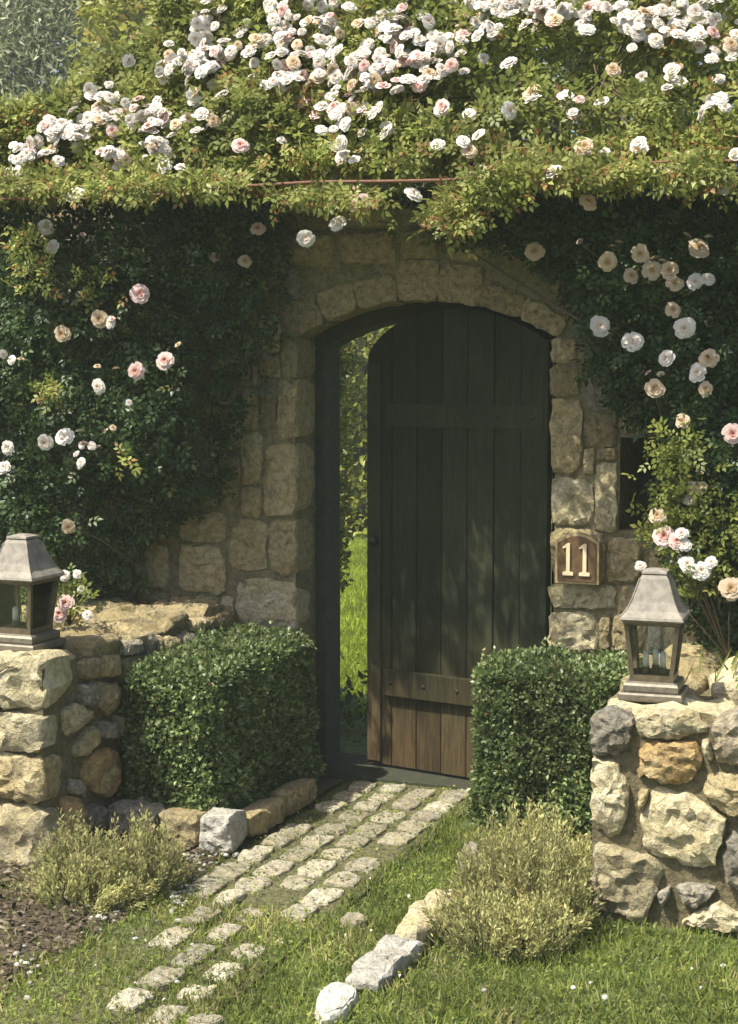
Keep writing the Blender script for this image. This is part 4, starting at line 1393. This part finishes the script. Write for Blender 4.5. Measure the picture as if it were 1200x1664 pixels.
low_rose('low rose with pink and white blossoms just behind the right lantern roof', [(1100, 790, 45, 90, 150), (1085, 860, 40, 40, 60), (1130, 930, 50, 40, 70), (1170, 850, 50, 80, 110), (1100, 730, 40, 40, 60)],
         [(1078, 872, 'p', .078), (1068, 838, 'c', .06), (1100, 880, 'p', .06), (1112, 886, 'w', .05), (1108, 868, 'w', .05), (1117, 917, 'w', .062), (1140, 928, 'w', .070), (1156, 914, 'w', .045), (1188, 957, 'c', .085), (1041, 920, 'w', .04)], -0.42, (1.25, -0.4, 0.7), (1.35, -0.35, 0.70))
low_rose('small rose with two pink blossoms beside the left lantern', [(95, 975, 40, 35, 50), (125, 965, 30, 35, 30), (60, 980, 40, 40, 30)],
         [(108, 980, 'p', .062), (98, 998, 'p', .060), (106, 936, 'w', .045), (126, 933, 'w', .035), (143, 1000, 'w', .04), (132, 958, 'w', .03)], -0.95, (-1.15, -0.95, 0.75), (-1.15, -0.9, 0.76))
# wispy plant on the right wall
t_ = thing('tufted_plant', 'wispy green tuft on the right low wall behind the lantern', 'plant', (1.62, -0.75, 0.71))
n = 700
a = rng.random(n) * 2 * math.pi
d = np.c_[np.cos(a) * 0.55, np.sin(a) * 0.55, rng.uniform(0.6, 1.2, n)]
gv = np.array([(-0.5, 0, 0), (0.5, 0, 0), (-0.35, 0.5, 0.02), (0.35, 0.5, 0.02), (0, 1, 0.12)]) * np.array([0.06, 1, 1])
gf = np.array([(0, 1, 3), (0, 3, 2), (2, 3, 4)])
me = scatter('foliage', gv, gf, np.c_[rng.normal(0, 0.09, n), rng.normal(0, 0.09, n), np.zeros(n)], d, rand_unit(n), rng.uniform(0.06, 0.14, n), M['grass'], None, 0)
o = link('foliage', me, t_); o['kind'] = 'stuff'

# the rusty rod under the eave of roses
pa, pb = hit(330, 310, (0, 1, 0), EY - 0.10), hit(1160, 264, (0, 1, 0), EY - 0.10)
rod = thing('iron_rod', 'rusty iron rod along the lower edge of the sunlit roses', 'rod', (pa[0], pa[1], pa[2]))
pts = [tuple((pb - pa) * f + np.array([0, random.uniform(-.01, .01), 0.012 * math.sin(f * 9)])) for f in np.linspace(-0.6, 1.5, 16)]
link('bar', tubes_mesh('bar', [(pts, [0.0065] * 16)], M['rod'], 8), rod)
for f in (0.08, 0.5, 0.95):
    q = (pb - pa) * f
    link('bracket', tubes_mesh('bracket', [([tuple(q), tuple(q + np.array([0, 0.3, 0.0])), tuple(q + np.array([0, 0.56, -0.06]))], [0.007] * 3)], M['rod'], 6), rod)

# ------------------------------------------------------------------ trees and hedge beyond the wall
def tree(name, label, cat, trunk_xy, h, blobs, n, mat, lt, size, up=0.3, group='trees beyond the wall'):
    x0, y0 = trunk_xy
    t_ = thing(name, label, cat, (x0, y0, 0), group)
    P, N_ = [], []
    vol = np.array([b_[3] * b_[4] * b_[5] for b_ in blobs]) ** 0.67
    for (cx, cy, cz, rx, ry, rz_), k in zip(blobs, (vol / vol.sum() * n).astype(int)):
        u = rand_unit(k)
        r = 1 - rng.beta(1, 3.5, k) * 0.75
        q = np.array([cx, cy, cz]) + u * r[:, None] * np.array([rx, ry, rz_])
        q += u * (fbm(q, 2.2, cx) * 0.25 + fbm(q, 5.0, cy) * 0.12)[:, None]
        P.append(q); N_.append(u)
    P, N_ = np.vstack(P), np.vstack(N_)
    k = len(P)
    me = scatter('crown', lt[0], lt[1], P - np.array([x0, y0, 0]), unit(rand_unit(k) + N_ * 0.5), unit(N_ + rand_unit(k) * 0.9 + np.array([0, 0, up])), rng.uniform(size[0], size[1], k), mat, None, 0.1)
    o = link('crown', me, t_); o['kind'] = 'stuff'
    link('trunk', tubes_mesh('trunk', [([(0, 0, -0.05), (0.03, 0, h * 0.3), (-0.03, 0.02, h * 0.6), (0.02, 0, h * 0.85)], [0.09, 0.075, 0.055, 0.02])], M['bark'], 10), t_)
    lm = []
    for b_ in blobs:
        lm.append(([(0, 0, h * random.uniform(0.35, 0.6)), ((b_[0] - x0) * 0.5, (b_[1] - y0) * 0.5, b_[2] - 0.3 * b_[5]), (b_[0] - x0, b_[1] - y0, b_[2] + 0.2 * b_[5])], [0.045, 0.03, 0.012]))
    o = link('limbs', tubes_mesh('limbs', lm, M['bark'], 7), t_); o['kind'] = 'stuff'
    return t_


LT_olive = leaf_t(0.26, 0.03, 0.0)
LT_wide = leaf_t(0.5)
tree('olive_tree', 'silvery grey-green tree at the top left corner behind the roses', 'tree', (-10.2, 12.2), 5.4, [(-9.9, 12.2, 5.4, 1.7, 1.2, 1.8), (-9.5, 12.5, 7.2, 1.7, 1.2, 1.7), (-11.9, 12.4, 6.1, 1.9, 1.3, 2.1), (-9.3, 12.2, 4.2, 1.6, 1.0, 1.4), (-10.5, 12.3, 3.6, 1.6, 1.0, 1.4)], 42000, M['olive_leaf'], LT_olive, (0.09, 0.16))
tree('golden_tree', 'tall yellow-green tree between the silvery tree and the roses', 'tree', (-6.6, 10.8), 6.0, [(-6.9, 10.7, 5.4, 1.2, 1.1, 1.7), (-5.8, 10.9, 6.3, 1.4, 1.2, 1.6), (-7.2, 11.0, 6.9, 1.3, 1.2, 1.5), (-6.2, 10.7, 4.2, 1.7, 1.1, 1.4), (-4.9, 11.0, 5.0, 1.3, 1.1, 1.6)], 34000, M['yellow_leaf'], LT_wide, (0.08, 0.15))
tree('beech_tree', 'broad green tree far behind the wall, above the golden one', 'tree', (-7.0, 14.5), 7.5, [(-7.0, 14.5, 5.2, 3.0, 1.6, 2.6), (-3.6, 14.8, 6.2, 2.6, 1.6, 2.8), (-11.0, 14.6, 5.8, 2.8, 1.6, 2.8), (-12.0, 14.2, 8.2, 2.6, 1.4, 2.0), (-13.6, 14.4, 5.0, 2.4, 1.4, 2.6), (-7.0, 14.6, 8.6, 3.2, 1.6, 2.2), (0.5, 14.5, 5.5, 2.8, 1.6, 2.8)], 54000, M['rose_leaf_dark'], LT_wide, (0.14, 0.24))
tree('conifer', 'dark evergreen at the top edge behind the white roses', 'tree', (-1.6, 4.6), 5.0, [(-1.6, 4.6, 4.0, 0.8, 0.9, 1.4), (-1.6, 4.6, 5.2, 0.7, 0.7, 1.2), (-0.5, 4.8, 4.0, 0.9, 0.8, 1.6), (0.5, 4.9, 4.4, 1.2, 0.8, 1.6), (1.9, 5.0, 4.2, 1.2, 0.8, 1.6)], 26000, M['dark_leaf'], LT_wide, (0.06, 0.11))
# back hedge seen through the gap of the door
hz = thing('garden_hedge', 'leafy green hedge across the lawn, seen through the door gap', 'hedge', (-3.0, 9.6, 0))
n = 26000
x = rng.uniform(-8.0, 5.0, n); z = rng.random(n) * 3.0
P = np.c_[x, np.full(n, 9.3), z]
P[:, 1] += fbm(P, 1.1, 5.0) * 0.5 + rng.exponential(0.15, n)
me = scatter('foliage', LT_wide[0], LT_wide[1], P - np.array([-3.0, 9.6, 0]), rand_unit(n), unit(rand_unit(n) + np.array([0, -1.0, 0.4])), rng.uniform(0.07, 0.14, n), M['yellow_leaf'], np.clip(rng.normal(0.35, 0.3, n), 0, .9), 0.1)
o = link('foliage', me, hz); o['kind'] = 'stuff'
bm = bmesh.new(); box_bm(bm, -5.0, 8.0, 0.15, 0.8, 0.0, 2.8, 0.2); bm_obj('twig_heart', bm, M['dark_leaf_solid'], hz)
# leafy weeds just inside the gap
t_ = thing('weed_clump', 'low leafy plant just inside the open door gap', 'plant', (-0.70, 0.95, 0))
n = 420
P = np.c_[rng.normal(0, 0.16, n), rng.normal(0, 0.18, n), np.abs(rng.normal(0.02, 0.12, n))]
o = link('foliage', scatter('foliage', LT_wide[0], LT_wide[1], P, rand_unit(n) + np.array([0, 0, 0.6]), rand_unit(n) + np.array([0, 0, 1.0]), rng.uniform(0.03, 0.06, n), M['rose_leaf_dark'], None, 0), t_); o['kind'] = 'stuff'

# ivy along the inside of the left reveal
iv = thing('ivy', 'ivy leaves fringing the inner edge of the doorway gap', 'ivy', (-0.62, 0.5, 0))
n = 900
z = rng.uniform(0.75, 2.05, n)
P = np.c_[-0.60 + np.abs(rng.normal(0, 0.035, n)) * (0.35 + (z > 1.3) * 0.6), rng.uniform(0.45, 0.62, n), z]
o = link('leaves', scatter('leaves', LT_wide[0], LT_wide[1], P - np.array([-0.62, 0.5, 0]), rand_unit(n) + np.array([0.3, 0, 0]), rand_unit(n) + np.array([0.5, -0.5, 0.5]), rng.uniform(0.025, 0.05, n), M['rose_leaf'], None, 0), iv); o['kind'] = 'stuff'
o = link('stem', tubes_mesh('stem', [([(0.0, 0.0, 0), (0.02, 0.02, 0.8), (0.0, 0.0, 1.5), (0.03, 0.02, 2.05)], [0.008, 0.007, 0.006, 0.003])], M['cane'], 6), iv)

# ------------------------------------------------------------------ grass, mulch, pebbles, petals
def grass_mesh(P, hgt, mat, wid=(0.05, 0.10), lean=0.5, tint=None):
    n = len(P)
    d = np.c_[rng.normal(0, lean, (n, 2)), np.ones(n)]
    tv = np.array([(-0.5, 0, 0), (0.5, 0, 0), (-0.38, 0.55, 0.04), (0.38, 0.55, 0.04), (0, 1, 0.22)]) * np.array([0.12, 1, 1])
    return scatter('grass', tv, gf, P, d, rand_unit(n) * np.array([1, 1, 0.2]), hgt, mat, tint, 0)


N0 = 195000
gx = rng.uniform(-2.2, 3.2, N0); gy = rng.uniform(-4.2, 0.0, N0)
P = np.c_[gx, gy, np.where((gx > PX0) & (gx < PX1 + 0.03), -0.008, -0.018)]
# kept where the lawn grows; thin between the cobbles, none in beds or walls
nz = np.array([noise.noise(Vector((a * 2.5, b_ * 2.5, 0))) for a, b_ in zip(gx, gy)])
nz2 = np.array([noise.noise(Vector((a * 9, b_ * 9, 4))) for a, b_ in zip(gx, gy)])
view = (np.abs((gx - CAM[0]) * R_[0] + (gy - CAM[1]) * R_[1]) < 0.30 * ((gx - CAM[0]) * F_[0] + (gy - CAM[1]) * F_[1]) + 0.1)
keep = np.ones(N0, bool)
edge_l = -0.35 + 0.12 * nz2 + 0.06 * nz + 0.25 * (gy + 1.9).clip(-1, 0) * 0.5
keep &= ~((gx < edge_l) & (rng.random(N0) > 0.10 + 0.35 * (nz > 0.25)))
keep &= ~((gx < -0.30) & (gy > -1.12))
keep &= ~((gx < LX) & (gy > LY))                                      # soil bed to the left
onpath = (gx > PX0) & (gx < PX1) & (gy > -1.66 + 0.1 * nz)
keep &= ~(onpath & (rng.random(N0) > 0.40 + 0.35 * (nz2 > 0.1)))
keep &= ~((gx > RX - 0.01) & (gy > RY - 0.02))
keep &= ~((gx > 0.33) & (gy > -0.5))
keep &= view | (rng.random(N0) < 0.3)
P = P[keep]; nzk = nz[keep]; nz2k = nz2[keep]; onp = onpath[keep]
hh = rng.uniform(0.022, 0.050, len(P)) * (1 + 0.35 * nzk) * np.where(onp, 0.45, 1.0)
infront = (P[:, 0] > -0.28) & (P[:, 0] < 0.26) & (P[:, 1] < -1.6)
hh *= np.where(infront, 0.8, 1.0)
tint = np.clip(0.42 + 0.35 * nz2k + 0.2 * nzk + rng.normal(0, 0.2, len(P)), 0, 0.95)
dry = (nzk + 0.6 * nz2k > 0.42) | (np.hypot(P[:, 0] - 0.62, P[:, 1] + 1.95) < 0.20 + 0.1 * nz2k)
tint[rng.random(len(P)) < 0.03 + 0.22 * dry] = 1.0
o = link('grass', grass_mesh(P, hh, M['grass'], tint=tint))
tag(o, 'short lawn grass growing round the cobbles and edging stones', None, None, 'stuff')
# clover-like ground leaves in the lawn
sel = rng.random(len(P)) < 0.26
Pc = P[sel] + np.c_[rng.normal(0, .01, (sel.sum(), 2)), rng.uniform(0.006, 0.028, sel.sum())]
lv, lf = leaf_t(0.9, 0.05, 0.05)
o = link('clover_leaves', scatter('clover_leaves', lv, lf, Pc, rand_unit(len(Pc)) * np.array([1, 1, .3]), rand_unit(len(Pc)) * .5 + np.array([0, 0, 1.0]), rng.uniform(0.008, 0.015, len(Pc)), M['grass'], np.clip(tint[sel] - 0.12, 0, 0.75), 0))
tag(o, 'small clover leaves mixed into the lawn', None, None, 'stuff')
# lawn behind the wall, in the strip the gap shows
n = 26000
s = rng.random(n) ** 1.4
gy = 1.2 + s * 7.8
gx = -0.85 - (gy - 1.2) * 0.42 + rng.normal(0, 0.55, n)
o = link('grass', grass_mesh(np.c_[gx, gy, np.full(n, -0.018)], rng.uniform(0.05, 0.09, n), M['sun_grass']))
tag(o, 'bright sunlit lawn grass behind the door', None, None, 'stuff')

# bark mulch on the soil
n = 9000
mx_, my = rng.uniform(-1.7, -0.28, n), rng.uniform(-3.0, -1.0, n)
k = (mx_ < -0.31) & ~((mx_ < LX) & (my > LY))
mx_, my = mx_[k], my[k]
n = len(mx_)
cv = np.array([(-0.5, 0, 0), (0.5, 0.1, 0), (0.4, 1, 0.05), (-0.4, 0.9, 0.12), (0, 0.5, 0.3)]) * np.array([0.5, 1, 1])
cf = np.array([(0, 1, 4), (1, 2, 4), (2, 3, 4), (3, 0, 4)])
o = link('bark_mulch', scatter('bark_mulch', cv, cf, np.c_[mx_, my, rng.uniform(-0.012, 0.012, n)], rand_unit(n) * np.array([1, 1, .35]), rand_unit(n) * .4 + np.array([0, 0, 1]), rng.uniform(0.008, 0.030, n), M['chip'], None, 0))
tag(o, 'brown bark mulch on the soil left of the path', None, None, 'stuff')
# pebbles at the foot of the left edging and along the bed
bm = bmesh.new(); bmesh.ops.create_icosphere(bm, subdivisions=1, radius=0.5)
pv = np.array([v.co[:] for v in bm.verts]) * np.array([1, 1.3, 0.7]); pf = np.array([[v.index for v in f.verts] for f in bm.faces]); bm.free()
pp = []
for cx, cy, rx, ry, k in [(290, 1460, 14, 14, 14), (300, 1430, 25, 25, 22), (330, 1400, 40, 20, 22), (165, 1490, 30, 10, 10), (150, 1480, 40, 12, 10), (40, 1560, 40, 40, 12), (250, 1500, 50, 30, 4), (350, 1385, 30, 12, 14), (880, 1600, 200, 40, 5), (300, 1510, 200, 90, 6)]:
    for _ in range(k):
        pp.append(ground(cx + random.gauss(0, rx * .6), cy + random.gauss(0, ry * .6)))
pp = np.array(pp); pp[:, 2] = 0.004
n = len(pp)
o = link('pebbles', scatter('pebbles', pv, pf, pp, rand_unit(n) * np.array([1, 1, .2]), rand_unit(n) * .3 + np.array([0, 0, 1]), rng.uniform(0.010, 0.026, n), M['pebble'], None, 0, True))
tag(o, 'white and grey pebbles scattered on the soil beside the path', None, None, 'stuff')
pp = np.array([ground(random.uniform(100, 1190), random.uniform(1380, 1655)) for _ in range(44)])
pp = pp[(pp[:, 0] > -0.3) & (pp[:, 1] < -1.36) | (pp[:, 0] < 0.5) & (pp[:, 0] > -0.3)]
pp[:, 2] = rng.uniform(0.012, 0.03, len(pp))
n = len(pp)
lv, lf = leaf_t(0.7, 0.22, 0.25)
o = link('fallen_petals', scatter('fallen_petals', lv, lf, pp, rand_unit(n) * np.array([1, 1, .3]), rand_unit(n) * .5 + np.array([0, 0, 1]), rng.uniform(0.009, 0.016, n), M['petal_white'], np.ones(n) * 0.5, 0))
tag(o, 'white rose petals fallen on the grass and path', None, None, 'stuff')

# ------------------------------------------------------------------ added thin volume that lifts and greens the shadows
SHADOW_LIFT = 0.0027
if SHADOW_LIFT:
    bm = bmesh.new(); box_bm(bm, -71, 71, -71, 71, -1.1, 13.0)
    m, t, b = new_mat('lift_medium')
    t.nodes.remove(b)
    pv_ = t.nodes.new('ShaderNodeVolumePrincipled')
    pv_.inputs['Color'].default_value = (0.84, 0.96, 0.80, 1)
    pv_.inputs['Density'].default_value = SHADOW_LIFT
    lk(t, pv_.outputs[0], t.nodes['Material Output'].inputs['Volume'])
    lift_o = bm_obj('lift_volume', bm, m)
    lift_o['kind'] = 'stuff'
